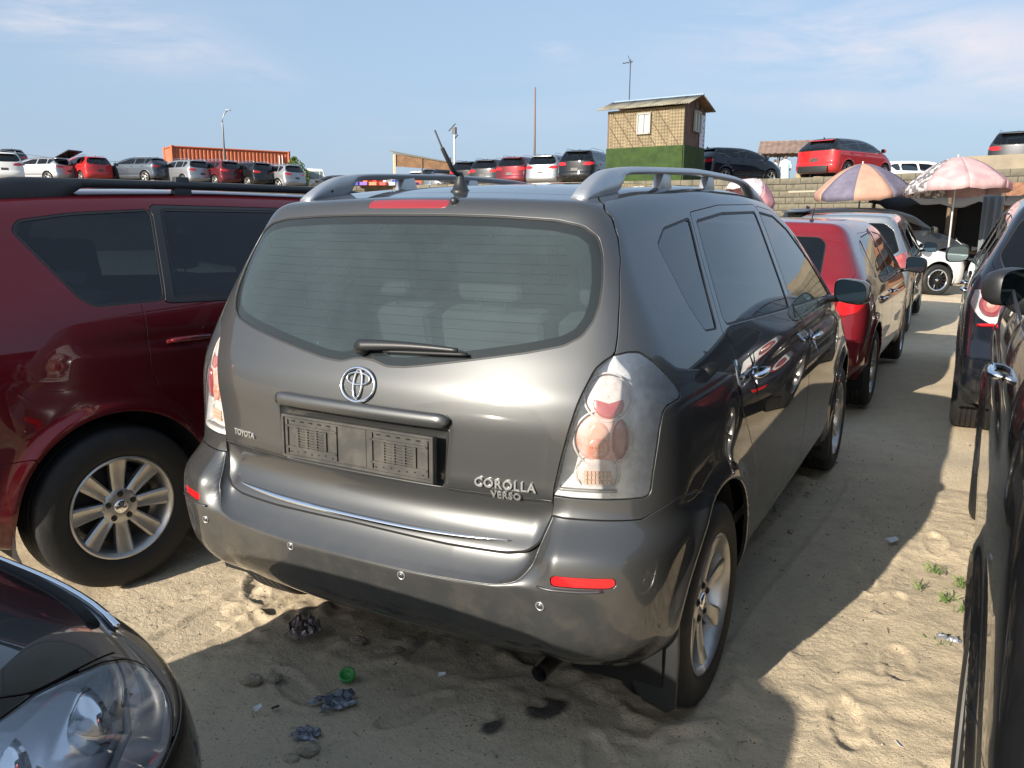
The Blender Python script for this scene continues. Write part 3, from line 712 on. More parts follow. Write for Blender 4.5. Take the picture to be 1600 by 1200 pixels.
def build_verso():
    root = empty('estate_car', (0, 0, 0), 0, 'dark grey metallic people carrier in the middle with silver roof rails and aerial', 'car', 'cars parked in the sandy lane')
    B = CarBuilder(root, VERSO, P_GREY, h=.011, hy=.024, gap=.0028); sh = VERSO; L = VERSO.L
    for yc in (.735, 3.485): B.arch(yc, .335, .372)
    # windows
    rg = [(0, 1.480), (.14, 1.480), (.316, 1.476), (.479, 1.467), (.556, 1.452), (.600, 1.422), (.621, 1.376), (.637, 1.312), (.642, 1.253), (.636, 1.211), (.616, 1.174), (.575, 1.149), (.486, 1.128), (.339, 1.101), (.218, 1.080), (.142, 1.068), (.080, 1.065), (.03, 1.078), (0, 1.079)]
    B.window('rear_glass', 'R', rg, G_REAR, r=.008, seal=.006, inset=.004, frit=.026, film=G_FILM)
    B.window('quarter_glass', 'S', [(.712, 1.398), (.82, 1.445), (1.105, 1.478), (.905, 1.135), (.79, 1.140), (.745, 1.22)], G_DARK, r=.010, seal=.008)
    B.window('rear_door_glass', 'S', [(1.155, 1.468), (1.50, 1.497), (2.06, 1.508), (1.96, 1.105), (1.01, 1.135), (.995, 1.16)], G_VERSO, r=.010, seal=.010)
    B.window('front_door_glass', 'S', [(2.13, 1.508), (2.40, 1.492), (2.60, 1.43), (2.87, 1.27), (3.07, 1.075), (2.06, 1.103)], G_VERSO, r=.010, seal=.010)
    B.window('windscreen', 'F', [(0, 1.53), (.50, 1.50), (.66, 1.12), (.64, 1.06), (0, 1.09)], G_CLEAR, r=.02, seal=.008)
    # tailgate (its top edge crosses the roof), lamps, bumper
    hs = [(0, .627), (.127, .625), (.31, .622), (.472, .624), (.53, .634), (.556, .66), (.565, .69), (.584, .735), (.586, .792), (.597, .854), (.614, .927), (.633, 1.01), (.641, 1.041), (.660, 1.10), (.677, 1.120), (.698, 1.135), (.695, 1.18), (.679, 1.27), (.655, 1.358), (.630, 1.419), (.604, 1.469), (.567, 1.507), (.518, 1.530), (.50, 1.60), (.5, 1.68), (0, 1.68)]
    capsule = [(0, 1.521), (.128, 1.519), (.140, 1.516), (.144, 1.506), (.138, 1.497), (.126, 1.495), (0, 1.495)]
    st = B.panel('high_brake_lamp', 'R', capsule, M_STOP, r=.004, gap=.0015)[0]
    plate = field(sh, 'R', [(0, .762), (.285, .762), (.302, .925), (0, .925)], .010)
    fold = field(sh, 'R', [(0, .757), (.62, .762), (.62, .55), (0, .55)], .002)
    B.panel('tailgate', 'R', hs, r=.006, lim=lambda V: V[:, 1] - .575, gap=.0032, dents=[(plate, lambda d: .024 * (1 - np.exp(-d / .012))), (fold, lambda d: .009 * (1 - np.exp(-d / .012)))])
    lt = [(.70, .780), (.72, .854), (.74, .927), (.78, 1.01), (.80, 1.041), (.85, 1.10), (.90, 1.133), (.996, 1.134), (1.043, 1.141), (1.093, 1.139), (1.152, 1.112), (1.219, 1.070), (1.266, 1.036), (1.279, 1.018), (1.270, 1.010), (1.239, 1.008), (1.185, 1.003), (1.160, .988), (1.143, .952), (1.127, .891), (1.113, .834), (1.107, .790), (1.089, .779), (.947, .776), (.84, .775)]
    lamps = B.lamp('tail_lamp', 'C', lt, G_LENS, r=.006, depth=.055, housing=M_LREF)
    bt = [(-.1, .0), (-.1, .727), (1.07, .725), (1.14, .745), (1.22, .760), (1.36, .745), (1.48, .700), (1.62, .62), (1.62, 0)]
    bl = loop_round(bt, .008)
    def bfn(sk):
        V = sk.V
        U, W, m = domain(sh, 'C', V); U = np.maximum(np.abs(V[:, 0]) + V[:, 1], 0)
        zb = np.interp(U, [0, 1.07, 1.14, 1.22, 1.36, 1.48, 1.62], [.727, .725, .742, .756, .745, .71, .66]); return np.maximum(W - zb, V[:, 1] - .70)
    for sgn in (1,):
        refl = [(.598, .612), (.705, .612), (.780, .612), (.786, .602), (.780, .580), (.705, .577), (.604, .577), (.592, .583), (.590, .604)]
    def rfn(sk):       # reflector outline in (|x|, z), both corners
        V = sk.V
        ax = np.abs(V[:, 0]); d = np.full(len(V), .12); i = np.where((V[:, 1] < .5) & (V[:, 2] < .7) & (V[:, 2] > .5))[0]
        d[i] = sdf(loop_round([(.625, .604), (.765, .604), (.772, .598), (.772, .582), (.764, .576), (.630, .576), (.622, .582), (.621, .598)], .004), ax[i], V[i, 2]); return d
    rf = B.take(rfn, .0015)
    for q in split_sides(rf):
        n_ = 34; c = q.compact(); ph = c.V[:, 0] * 2 * math.pi / .0062; c = c.move(-.006 + .0014 * np.abs(np.sin(ph / 2)))
        mks('bumper_reflector', c, M_REDL, root)
    uf = field(sh, 'R', [(0, .545), (.226, .545), (.398, .549), (.477, .553), (.530, .568), (.560, .610), (.573, .675), (.586, .723), (.60, .78), (.60, .9), (0, .9)], .014)
    B.panel('rear_bumper', 'C', bfn, sides=False, gap=.0028, dents=[(uf, lambda d: .026 * (1 - np.exp(-d / .018)))])
    # doors
    rd = [(1.128, 1.492), (1.50, 1.522), (2.10, 1.535), (2.13, 1.52), (2.02, 1.10), (2.17, 1.03), (2.186, .869), (2.196, .705), (2.19, .315), (1.30, .315), (1.24, .36), (1.262, .454), (1.19, .65), (1.06, .775), (.962, .877), (.936, .938), (.958, 1.022), (.975, 1.09), (.935, 1.12)]
    B.panel('rear_door', 'S', rd, r=.012)
    fd = [(2.135, 1.53), (2.40, 1.515), (2.62, 1.45), (2.90, 1.29), (3.13, 1.07), (3.14, .95), (3.12, .75), (3.05, .50), (2.98, .315), (2.20, .315), (2.205, .705), (2.196, .869), (2.18, 1.03), (2.035, 1.10)]
    B.panel('front_door', 'S', fd, r=.012)
    B.panel('bonnet', 'F', [(0, 1.04), (.6, 1.02), (.66, .98), (.62, .82), (0, .86)], r=.02)
    B.finish()
    # black under-body
    b = MB(); b.box((0, 2.25, .31), (1.4, 3.2, .10)); b.box((0, .55, .40), (1.1, .5, .10)); b.build('underbody', M_GAP, root)
    # tail lamp insides: a dim upper disc, a ringed main disc with a deep red side and orange facets, a pale lower disc
    def disc(F, rad, hgt, K=32, ang=(0, 2 * math.pi), sx=1.0):
        V = []; rr = [(1, -.012), (1.0, 0), (.94, hgt * .5), (.7, hgt * .85), (.4, hgt), (.02, hgt)]
        for (k, z) in rr:
            for i in range(K + 1): t = ang[0] + (ang[1] - ang[0]) * i / K; V.append(F @ Vector((rad * sx * k * math.cos(t), rad * k * math.sin(t), z)))
        return V, [(j * (K + 1) + i, j * (K + 1) + i + 1, (j + 1) * (K + 1) + i + 1, (j + 1) * (K + 1) + i) for j in range(5) for i in range(K)]
    for sg, lp in zip((1, -1), lamps):
        for (x, z, rad, m, nm) in ((.742, 1.040, .056, M_FROST, 'upper_bowl'), (.738, .925, .068, M_PALE, 'main_bowl'), (.726, .836, .050, M_FROST, 'lower_bowl')):
            p, n = B.surf(x, z); p.x *= sg; n.x *= sg; F = frame_at(p, n, off=-.034)
            o = mk(nm, *disc(F, rad, .008), m, lp); T = Matrix.Translation
            if nm == 'main_bowl':
                mk('red_crescent', *disc(F @ T((.042 * sg, 0, .008)), rad * .74, .008, sx=.42), M_CRIM, lp)
                mk('orange_centre', *disc(F @ T((-.012 * sg, .004, .006)), rad * .60, .006, sx=.72), mat('soft orange lamp plastic', (.62, .33, .24), .25, 0, .5, vary=(40, (.60, .40, .34), .45, .6)), lp)
                mk('orange_patch', *disc(F @ T((-.012 * sg, -.022, .009)), rad * .42, .005, sx=1.0), mat('rose lamp plastic', (.60, .22, .14), .25, 0, .5, vary=(50, (.62, .32, .26), .45, .6)), lp)  # plain rose plastic disc, low on the main bowl
                b = MB()
                for i in range(4):
                    for j in range(1): b.box(F @ Vector(((-.020 + .009 * i - .010) * sg, -.020 + .009 * j, .0125)), (.008, .004, .005))
                q = b.build('orange_facets', M_ORAL, lp); q['kind'] = 'stuff'
            elif nm == 'upper_bowl':
                mk('red_half', *disc(F @ T((0, -.018, .006)), rad * .66, .004, ang=(math.pi * .90, math.pi * 2.10), sx=1.05), M_PINKL, lp)
            else:
                b = MB()
                for i in range(7):
                    for j in range(3): b.box(F @ Vector(((-.030 + .010 * i) * sg, -.022 + .012 * j, .0105)), (.0085, .004, .009))
                q = b.build('amber_facets', mat('pale amber plastic', (.60, .38, .27), .2, 0, .5), lp); q['kind'] = 'stuff'
            b = MB(); b.tube([F @ Vector((rad * 1.10 * math.cos(a), rad * 1.10 * math.sin(a), .002)) for a in np.linspace(0, 2 * math.pi, 41)], .0030, 8, cap=False); b.build('bowl_ring', M_FROST, lp, smooth=True)
        pts = []
        for i in range(14):
            p, n = B.surf(.625 + .15 * i / 13, .796); pts.append(Vector((p.x * sg, p.y, p.z)) - Vector((n.x * sg, n.y, n.z)) * .010)
        b = MB(); b.tube(pts, .007, 6, flat=.6); b.build('lamp_sill', M_LGREY, lp, smooth=True)
    # heater lines and dotted edge inside the rear glass
    hl = MB()
    for k in range(13):
        z = 1.13 + .0245 * k; w_ = float(np.interp(z, [1.10, 1.15, 1.25, 1.35, 1.45], [.33, .50, .585, .575, .52])); pts = []
        for i in range(25): p, n = B.surf(-w_ + 2 * w_ * i / 24, z); pts.append(p - n * .0055)
        hl.tube(pts, .00042, 4, cap=False)
    q = hl.build('heater_lines', mat('heater wire', (.03, .025, .02), .6), root); q['kind'] = 'stuff'
    # number plate holder
    def pf(x, z, off=0.): p, n = B.surf(x, z); return frame_at(p, n, off=off)
    F = pf(0, .843, .010); F = F @ Matrix.Translation((.002, -.002, 0))
    pl = mk('plate_holder', *box_vf(.534, .128, .012), M_PLAS, root, False); pl.matrix_local = F
    b = MB()
    b.box((0, .060, .008), (.534, .008, .008)); b.box((0, -.060, .008), (.534, .008, .008)); b.box((.263, 0, .008), (.008, .12, .008)); b.box((-.263, 0, .008), (.008, .12, .008))
    b.box((0, 0, .006), (.085, .108, .004)); b.build('plate_frame', M_PLAS, pl, bevel=.0015, seg=1)
    for sx in (-.155, .155):
        b = MB(); b.box((sx, .032, .008), (.19, .006, .006)); b.box((sx, -.032, .008), (.19, .006, .006)); b.box((sx - .092, 0, .008), (.006, .10, .006)); b.box((sx + .092, 0, .008), (.006, .10, .006))
        for i in range(4):
            b.box((sx - .052 + .035 * i, 0, .009), (.008, .056, .005))
        for j in range(7): b.box((sx, -.024 + .008 * j, .009), (.112, .0032, .0045))
        q = b.build('vent_grid', M_PLAS, pl); q['kind'] = 'stuff'
        b = MB()
        for i in range(7): b.lathe([(.0082, .0022), (.0082, 0)], 8, 'z', (sx - .08 + .026 * i, -.046 + .002 * (i % 3), 0))
        for i in range(5): b.box((sx - .07 + .033 * i, .047, .0083), (.012, .004, .0006))
        q = b.build('screw_holes', M_GAP, pl); q['kind'] = 'stuff'
    # bar above the plate
    V = []; K = 12; n_ = 40
    for i in range(n_ + 1):
        x = -.318 + .636 * i / n_; e = min(1, min(i, n_ - i) / 1.6 + .25)
        p, n = B.surf(x, .947); Fm = frame_at(p, n, off=.010)
        for k in range(K):
            a = 2 * math.pi * k / K; V.append(Fm @ Vector((0, (.0205 * math.copysign(abs(math.cos(a)) ** .6, math.cos(a)) - .002) * e, (.019 * math.copysign(abs(math.sin(a)) ** .7, math.sin(a))) * e)))
    Fc = [(i * K + k, i * K + (k + 1) % K, (i + 1) * K + (k + 1) % K, (i + 1) * K + k) for i in range(n_) for k in range(K)] + [tuple(range(K)), tuple(n_ * K + k for k in range(K))[::-1]]
    fixn(mk('tailgate_bar', V, Fc, P_GREY, root))
    # emblem of three ovals
    F = pf(0, 1.012, .004); b = MB()
    def oval(cx, cy, rx, ry, t, n=48, h=.004):
        V = []; Fc = []; K = 8
        for i in range(n):
            a = 2 * math.pi * i / n; c = Vector((cx + rx * math.cos(a), cy + ry * math.sin(a), 0)); d = Vector((math.cos(a) / rx, math.sin(a) / ry, 0)).normalized()
            for k in range(K): q = 2 * math.pi * k / K; V.append(c + d * t * math.cos(q) + Vector((0, 0, h * math.sin(q))))
        for i in range(n):
            for k in range(K): Fc.append((i * K + k, ((i + 1) % n) * K + k, ((i + 1) % n) * K + (k + 1) % K, i * K + (k + 1) % K))
        b.add(V, Fc)
    oval(0, 0, .0580, .0470, .0048); oval(0, .017, .039, .0170, .0034); oval(0, .002, .0145, .0405, .0036)
    o = b.build('emblem', M_CHROME, root, smooth=True); o.matrix_local = F
    # badges
    p, n = B.surf(-.492, .806); text_mesh('badge_lettering', 'TOYOTA', .026, .0022, M_BADGE, root, frame_at(p, n, off=.0025), spacing=.93)
    p, n = B.surf(.480, .793); text_mesh('badge_lettering', 'COROLLA', .034, .0026, M_BADGE, root, frame_at(p, n, off=.003), spacing=1.12)
    p, n = B.surf(.484, .7665); text_mesh('badge_lettering', 'VERSO', .026, .0026, M_BADGE, root, frame_at(p, n, off=.006), spacing=1.1)
    # chrome strip on the tailgate foot
    V = []; n_ = 60; K = 8
    for i in range(n_ + 1):
        t = i / n_; x = -.50 + 1.0 * t; z = .640 + .010 * abs(2 * t - 1) ** 3; hh = .0075 * (1 - abs(2 * t - 1) ** 5) + .001
        p, n = B.surf(x, z); Fm = frame_at(p, n, off=.004)
        for k in range(K): a = 2 * math.pi * k / K; V.append(Fm @ Vector((0, hh * math.cos(a), .005 * math.sin(a))))
    mk('chrome_strip', V, [(i * K + (k + 1) % K, i * K + k, (i + 1) * K + k, (i + 1) * K + (k + 1) % K)[::-1] for i in range(n_) for k in range(K)], M_CHROME, root)
    # parking sensors
    for x, z in ((-.625, .520), (-.209, .526), (.204, .524), (.619, .516)):
        p, n = B.surf(x, z); b = MB(); b.lathe([(0, .0125), (.002, .0125), (.0025, .0105), (.0012, .0100), (.0012, .0085)], 24, 'z'); o = b.build('parking_sensor', M_SATIN, root, smooth=True); o.matrix_local = frame_at(p, n, off=.0002)
        b = MB(); b.lathe([(.0010, .0085), (.0035, .0078), (.0038, 0)], 24, 'z'); o2 = b.build('sensor_face', P_GREY, o, smooth=True)
    # reflector lips
    for sg in (1, -1):
        pts = []
        for i in range(15): p, n = B.surf(.612 + .165 * i / 14, .5685 + .004 * (i / 14) ** 6); pts.append(Vector((p.x * sg, p.y - .001, p.z)))
        b = MB(); b.tube(pts, .0055, 8, flat=.7); b.build('reflector_lip', P_GREY, root, smooth=True)
    # rear wiper
    p0, n0 = B.surf(-.01, 1.108); b = MB(); F = frame_at(p0, n0, off=.006)
    b.lathe([(-.004, .022), (.014, .021), (.020, .017), (.022, 0)], 20, 'z'); o = b.build('rear_wiper', M_TRIM, root, smooth=True); o.matrix_local = F
    pts = []; rad = []
    for i in range(20):
        t = i / 19; x = -.012 + .325 * t; z = 1.110 + .005 * math.sin(t * 3) + (.010 * t); p, n = B.surf(x, z); pts.append(F.inverted() @ (p + n * (.026 - .010 * t))); rad.append(.017 - .011 * t)
    b = MB(); b.tube(pts, rad, 8, flat=.7); b.build('wiper_arm', M_TRIM, o, smooth=True)
    pts = []
    for i in range(12):
        t = i / 11; p, n = B.surf(.07 + .27 * t, 1.104 + .010 * t); pts.append(F.inverted() @ (p + n * .009))
    b = MB(); b.tube(pts, .0055, 6); b.build('wiper_blade', M_RUB, o, smooth=True)
    # washer jet, aerial
    p, n = B.surf(.168, 1.512); b = MB(); b.lathe([(0, .012), (.008, .0115), (.014, .007), (.016, 0)], 16, 'z'); o = b.build('washer_jet', M_TRIM, root, smooth=True); o.matrix_local = frame_at(p, n, off=-.001)
    rz = lambda x, y: float(sh.cast(np.array([[x, y, 2.]]), np.array([[x, y, 1.]]))[0, 2])
    a0 = Vector((.04, .62, rz(.04, .62) - .004)); b = MB()
    b.lathe([(0, .031), (.005, .031), (.007, .026), (.028, .018), (.052, .0105), (.060, .007)], 24, 'z', a0); o = b.build('aerial_base', M_TRIM, root, smooth=True)
    b = MB(); top = a0 + Vector((-.015, -.115, .175)); mid = a0.lerp(top, .72)
    b.tube([a0 + Vector((-.004, -.004, .05)), a0.lerp(top, .3) + Vector((0, 0, .012)), mid, mid.lerp(top, .04), top], [.0062, .0074, .0062, .0028, .0026], 10)
    pts = [a0.lerp(top, .28 + .42 * i / 60) for i in range(61)]
    b.build('aerial_mast', M_RUB, o, smooth=True)
    # roof rails
    for sg in (1, -1):
        xo = lambda y: .495 + .045 * min(1, max(0, (y - .5) / .8)) - .01 * max(0, y - 2.0)
        zr = lambda y: rz(xo(y), y)
        ys = [.535, .56, .60, .66, .74, .84, .96, 1.05] 
        Y = np.r_[np.linspace(.505, 1.0, 16), np.linspace(1.06, 2.05, 20), np.linspace(2.09, 2.55, 12)]
        V = []; K = 16
        for y in Y:
            g = zr(y); t0 = min(1, (y - .505) / .20); t1 = min(1, (2.56 - y) / .46)
            topz = g + .008 + .058 * (math.sin(math.pi / 2 * max(t0, 0)) ** .8) * (math.sin(math.pi / 2 * max(t1, 0)) ** .9)
            foot = sstep(.78, .715, np.array(y)) + sstep(2.22, 2.34, np.array(y)); foot = float(np.clip(foot, 0, 1))
            botz = (topz - .024) * (1 - foot) + (g - .012) * foot
            x0 = xo(y) * sg; hw = .020 + .004 * foot
            for k in range(K):
                a = 2 * math.pi * k / K; c = math.copysign(abs(math.cos(a)) ** .55, math.cos(a)); s_ = math.copysign(abs(math.sin(a)) ** .6, math.sin(a))
                V.append((x0 + c * hw - sg * .012 * (s_ > 0) * 1.0 * (topz - g) / .09, y, (topz + botz) / 2 + s_ * (topz - botz) / 2))
        n_ = len(Y); Fc = [(i * K + k, (i + 1) * K + k, (i + 1) * K + (k + 1) % K, i * K + (k + 1) % K) for i in range(n_ - 1) for k in range(K)] + [tuple(range(K)), tuple((n_ - 1) * K + k for k in range(K))[::-1]]
        rail = mk('roof_rail', V, Fc, M_SATIN, root)
        import bmesh
        bm = bmesh.new(); bm.from_mesh(rail.data); bmesh.ops.recalc_face_normals(bm, faces=bm.faces); bm.to_mesh(rail.data); bm.free()
        for yy in (1.12, 1.62):
            g = zr(yy); b = MB(); b.prism([(-.075, -.01), (.06, -.01), (.030, .054), (-.034, .054)], -.016, .016, 'x', (xo(yy) * sg - sg * .004, yy, g)); b.build('rail_support', M_SATIN, rail, bevel=.008)
        for (yy, dz) in ((.62, .02), (.73, .05)):
            b = MB(); b.lathe([(0, .004), (.001, .004), (.001, 0)], 10, 'x', (-sg * .0, 0, 0)); o = b.build('rail_screw', M_GAP, rail); o.location = ((xo(yy) - .026) * sg, yy, zr(yy) + dz)
    # handles with flower-shaped chrome inserts
    for sg in (1, -1):
        for (y, z) in ((1.165, .965), (2.33, .945)):
            p, n = B.side(y, z, sg); F = frame_at(p, n)
            b = MB(); K = 20; V = [];
            for (k, hgt) in ((1, .001), (.8, .0008), (.0, -.0)):
                for i in range(K): V.append((.040 * k * math.cos(2 * math.pi * i / K), .036 * k * math.sin(2 * math.pi * i / K), .0012))
            b.add(V, [(j * K + i, j * K + (i + 1) % K, (j + 1) * K + (i + 1) % K, (j + 1) * K + i) for j in range(2) for i in range(K)])
            for i in range(4):
                a = math.pi / 2 * i; ln = .085 if i % 2 else .060; d = Vector((math.cos(a), math.sin(a), 0)); q = Vector((-d.y, d.x, 0))
                b.add([d * .026 - q * .014 + Vector((0, 0, .0018)), d * ln + Vector((0, 0, .002)), d * .026 + q * .014 + Vector((0, 0, .0018)), d * .04 + Vector((0, 0, .005))], [(0, 3, 2), (0, 1, 3), (1, 2, 3)])
            o = b.build('handle_insert', M_CHROME, root); o.matrix_local = F
            b = MB(); pts = [(-.082, 0, .008), (-.072, 0, .028), (-.03, 0, .034), (.03, 0, .034), (.07, 0, .028), (.080, 0, .006)]
            b.tube(pts, [.012, .013, .0125, .0125, .013, .012], 12, flat=.75, up=(0, 1, 0)); o = b.build('door_handle', M_CHROME, root, smooth=True); o.matrix_local = F
    # chrome edge guards on the rear doors
    for sg in (1, -1):
        pts = [B.side(y, z, sg) for (y, z) in ((.962, 1.035), (.953, 1.02), (.945, .99), (.940, .96), (.944, .93))]
        b = MB(); b.tube([p + n * .001 for p, n in pts], .0048, 6); b.build('door_edge_guard', M_CHROME, root)
        mirror_part(root, (.865 * sg, 2.93, 1.115), sg, P_GREY, .175, .125)
    # exhaust, mud flaps
    b = MB(); b.lathe([(-.035, .024), (.10, .025), (.10, .023), (-.035, .021)], 20, 'y', (.515, .30, .222)); o = b.build('exhaust_tip', mat('dull steel', (.30, .29, .27), .35, .9, vary=(20, (.16, .14, .12), .4, .7)), root, smooth=True)
    for sg in (1,):
        for (yc, ye) in ((.735, .40), (3.485, 3.16)):
            b = MB(); b.prism([(.74 * sg, .42), (.872 * sg, .42), (.876 * sg, .30), (.874 * sg, .165), (.850 * sg, .145), (.78 * sg, .165), (.745 * sg, .22)], ye - .03, ye - .012, 'y'); b.build('mud_flap', M_TRIM, root, bevel=.005)
    # wheels
    for yc in (.735, 3.485):
        for sg in (1, -1): wheel(root, (sg * .765, yc, .316), sg, .318, .214, .205, n=7, w0=.040, w1=.066, spoke_d=.022, phase=.25)
    # cabin
    for x in (-.37, .37): seat(root, x, 2.15, .52, .5, m=M_INT)
    for x in (-.47, 0, .47): seat(root, x, 1.25, .50, .42, m=M_INT)
    b = MB(); b.box((0, 1.9, .36), (1.5, 2.9, .04)); b.box((0, .62, .62), (1.2, .55, .42)); b.build('cabin_floor', M_INTD, root)
    b = MB(); b.box((0, 2.98, .92), (1.4, .45, .26)); b.build('dashboard', M_INTD, root, bevel=.05)
    b = MB(); b.tube([( -.37 + .17 * math.cos(a), 2.70 + .04 * math.sin(a), 1.0 + .17 * math.sin(a)) for a in np.linspace(0, 2 * math.pi, 21)], .013, 8, cap=False); b.build('steering_wheel', M_INTD, root, smooth=True)
    return root
def box_vf(x, y, z):
    b = MB(); b.box((0, 0, 0), (x, y, z)); return b.V, b.F
# ---------------------------------------------------------------- the other cars, from one kind of plan
def gshape(L, hw, H, kind, zb=None, slope=.30, arch=.37, yw=(.85, 3.5), r0=.0, flare=.014):
    zb = zb or .60 * H + .06
    def ex(s, x, y, z):
        side = sstep(.5, .7, np.abs(x)); e = 0 * x
        for yc in yw:
            r = np.sqrt((y - yc) ** 2 + (z - .34) ** 2); e = e - side * flare * np.exp(-((r - arch - .01) / .035) ** 2) * sstep(.12, .3, z)
        e = e + side * .03 * sstep(.36, .22, z) * sstep(yw[0] + .3, yw[0] + .5, y) * sstep(yw[1] - .3, yw[1] - .5, y)
        e = e + side * .008 * np.exp(-((z - zb + .12) / .03) ** 2) * sstep(.6, 1.2, y) + side * .010 * np.exp(-((z - .50) / .06) ** 2) * sstep(yw[0] + .35, yw[0] + .6, y) * sstep(yw[1] - .35, yw[1] - .6, y)
        return e + np.maximum(0, .06 * sstep(.75, .3, y)) * sstep(.42, .24, z)
    half = [(.15, hw - .07), (.25, hw - .03), (.4, hw - .008), (.62, hw), (zb - .16, hw - .002), (zb - .04, hw - .025), (zb + .06, hw - .06), (H - .14, hw - .22), (H, hw - .32), (H + .2, hw - .5)]
    front = [(.1, L - .12), (.35, L - .02), (.55, L), (.75, L - .05), (.95, L - .3)]
    if kind == 'sedan':
        rear = [(.1, .2), (.3, .05), (.5, .01), (.68, .03), (.95, .06), (1.1, .2), (1.3, .6)]
        top = [(-.3, zb + .04), (.1, zb + .06), (.5, zb + .07), (.75, zb + .10), (1.45, H - .06), (1.9, H), (2.3, H), (2.75, H - .08), (3.45, zb + .05), (4.0, zb - .06), (L, zb - .22)]
    else:
        rear = [(.1, .2), (.25, .12), (.36, .05), (.5, .02), (.62, .03), (.70, .07), (zb - .2, .09), (zb, .11), (zb + .06, .13), (H - .10, .13 + slope), (H - .03, .16 + slope), (H + .2, .3 + slope)]
        top = [(-.3, H - .10), (.3, H - .06), (.9, H - .015), (1.5, H), (2.2, H - .005), (2.6, H - .05), (.65 * L, H - .17), (.775 * L, zb + .04), (.9 * L, zb - .08), (L, zb - .22)]
    return Shape(L, rear, front, top, half, [(-.1, -.08), (.35, -.02), (.8, 0), (L - 1.1, 0), (L - .5, -.03), (L, -.11)], [(0, -.06), (.6, -.03), (1.5, 0), (.6 * L, 0), (.8 * L, -.03)],
        zs=(zb - .05, zb + .35), bow_r=(.10, .16), bow_f=(.12, .5), extra=ex, zmax=H + .1, xm=hw + .07, core=.60 if kind != 'sedan' else .58, k_side=.18)
SIDE_SUV = lambda H, zb, L: [
    ('quarter_glass', [(.56, H - .25), (.66, H - .18), (.98, H - .15), (.98, zb + .055), (.80, zb + .055)]),
    ('rear_door_glass', [(1.04, H - .15), (1.75, H - .135), (1.80, zb + .04), (1.04, zb + .055)]),
    ('front_door_glass', [(1.84, H - .135), (2.35, H - .17), (2.62, H - .26), (.735 * L, zb + .05), (1.88, zb + .04)])]
def car(name, label, loc, yaw, L, hw, H, kind, pm, group, h=.03, lod=1, zb=None, slope=.30, yw=(.85, 3.5), tr=.33, rr=.21, wn=7, side=None, tail=None, lens=None, rails=None, sharkfin=True, spoiler=True, mirrors=True, rear_out=None, roofm=None, wst=0, spec=None, interior=True, gl=None, trunk=False, arch=.37, plate=False, flare=.014, mturn=.22, mdx=0., ww=(.035, .055), hy_=None, extra=None):
    root = empty(name, loc, yaw, label, 'car', group)
    zb = zb or .60 * H + .06; sh = gshape(L, hw, H, kind, zb, slope, arch, yw, flare=flare)
    B = CarBuilder(root, sh, pm, h=h, lod=lod, hy=h * 1.6, gap=.003)
    for yc in yw: B.arch(yc, tr + .01, arch, liner=True)
    gs = gl or G_SIDE
    if kind != 'sedan':
        ro = rear_out or [(0, H - .125), (hw - .37, H - .135), (hw - .27, H - .20), (hw - .17, zb + .16), (hw - .21, zb + .06), (hw - .4, zb + .015), (0, zb)]
        B.window('rear_glass', 'R', ro, G_DARK if gl is None else gl, r=.02)
    else: B.window('rear_glass', 'T', [(0, .82), (.50, .84), (.46, 1.38), (0, 1.40)], G_DARK, r=.03)
    for nm, o in (side or SIDE_SUV(H, zb, L)): B.window(nm, 'S', o, gs, r=.014, seal=.012)
    B.window('windscreen', 'F', [(0, H - .09), (hw - .36, H - .12), (hw - .19, zb + .09), (0, zb + .10)], G_CLEAR if lod == 0 else G_DARK, r=.02)
    if extra: extra(B)
    t = tail or [(.55, zb - .16), (.62, zb - .02), (.9, zb + .0), (1.12, zb - .03), (1.10, zb - .12), (.85, zb - .20)]
    for o in B.lamp('tail_lamp', 'C', t, lens or M_REDL, r=.012, depth=.03, housing=M_LREF if lod == 0 else None): pass
    if lod == 0:
        B.panel('rear_door', 'S', [(1.02, H - .13), (1.78, H - .115), (1.82, zb + .02), (1.86, .34), (1.30, .34), (1.22, .52), (1.06, .72), (1.0, .86), (1.01, zb)], r=.015)
        B.panel('front_door', 'S', [(1.81, H - .115), (2.36, H - .15), (2.66, H - .26), (.75 * L, zb + .03), (.745 * L, zb - .15), (.70 * L, .5), (.68 * L, .34), (1.88, .34), (1.85, zb)], r=.015)
        if kind != 'sedan': B.panel('tailgate', 'R', [(0, .62), (.5, .62), (.56, .70), (.60, zb - .1), (hw - .135, zb + .1), (hw - .25, H - .16), (hw - .34, H - .07), (hw - .34, H + .1), (0, H + .1)], r=.02, lim=lambda V: V[:, 1] - .5)
        B.panel('bonnet', 'T', [(0, L - .30), (.45, L - .36), (.66, L - .6), (.70, .79 * L), (0, .785 * L)], r=.02)
    B.panel('rear_bumper', 'C', lambda sk: np.maximum(sk.V[:, 2] - .60, sk.V[:, 1] - .55), sides=False)
    B.finish()
    if plate:
        p, n = B.surf(0, .78); b = MB(); b.box((0, 0, 0), (.34, .13, .008)); o = b.build('number_plate', M_PLAS, root); o.matrix_local = frame_at(p, n, off=.004)
    b = MB(); b.box((0, L / 2, .33), (hw * 1.55, L - 1.3, .10)); b.build('underbody', M_GAP, root)
    for yc in yw:
        for sg in (1, -1): wheel(root, (sg * (hw - .115), yc, tr), sg, tr, rr, .215, n=wn, lod=lod, style=wst, w0=ww[0], w1=ww[1])
    if spoiler and kind != 'sedan':
        b = MB(); z = H - .10; b.prism([(.00 + slope, z - .030), (.01 + slope, z - .005), (.26 + slope, z + .055), (.30 + slope, z + .01)], -(hw - .42), hw - .42, 'x', (0, 0, 0)); b.build('roof_spoiler', pm, root, bevel=.012)
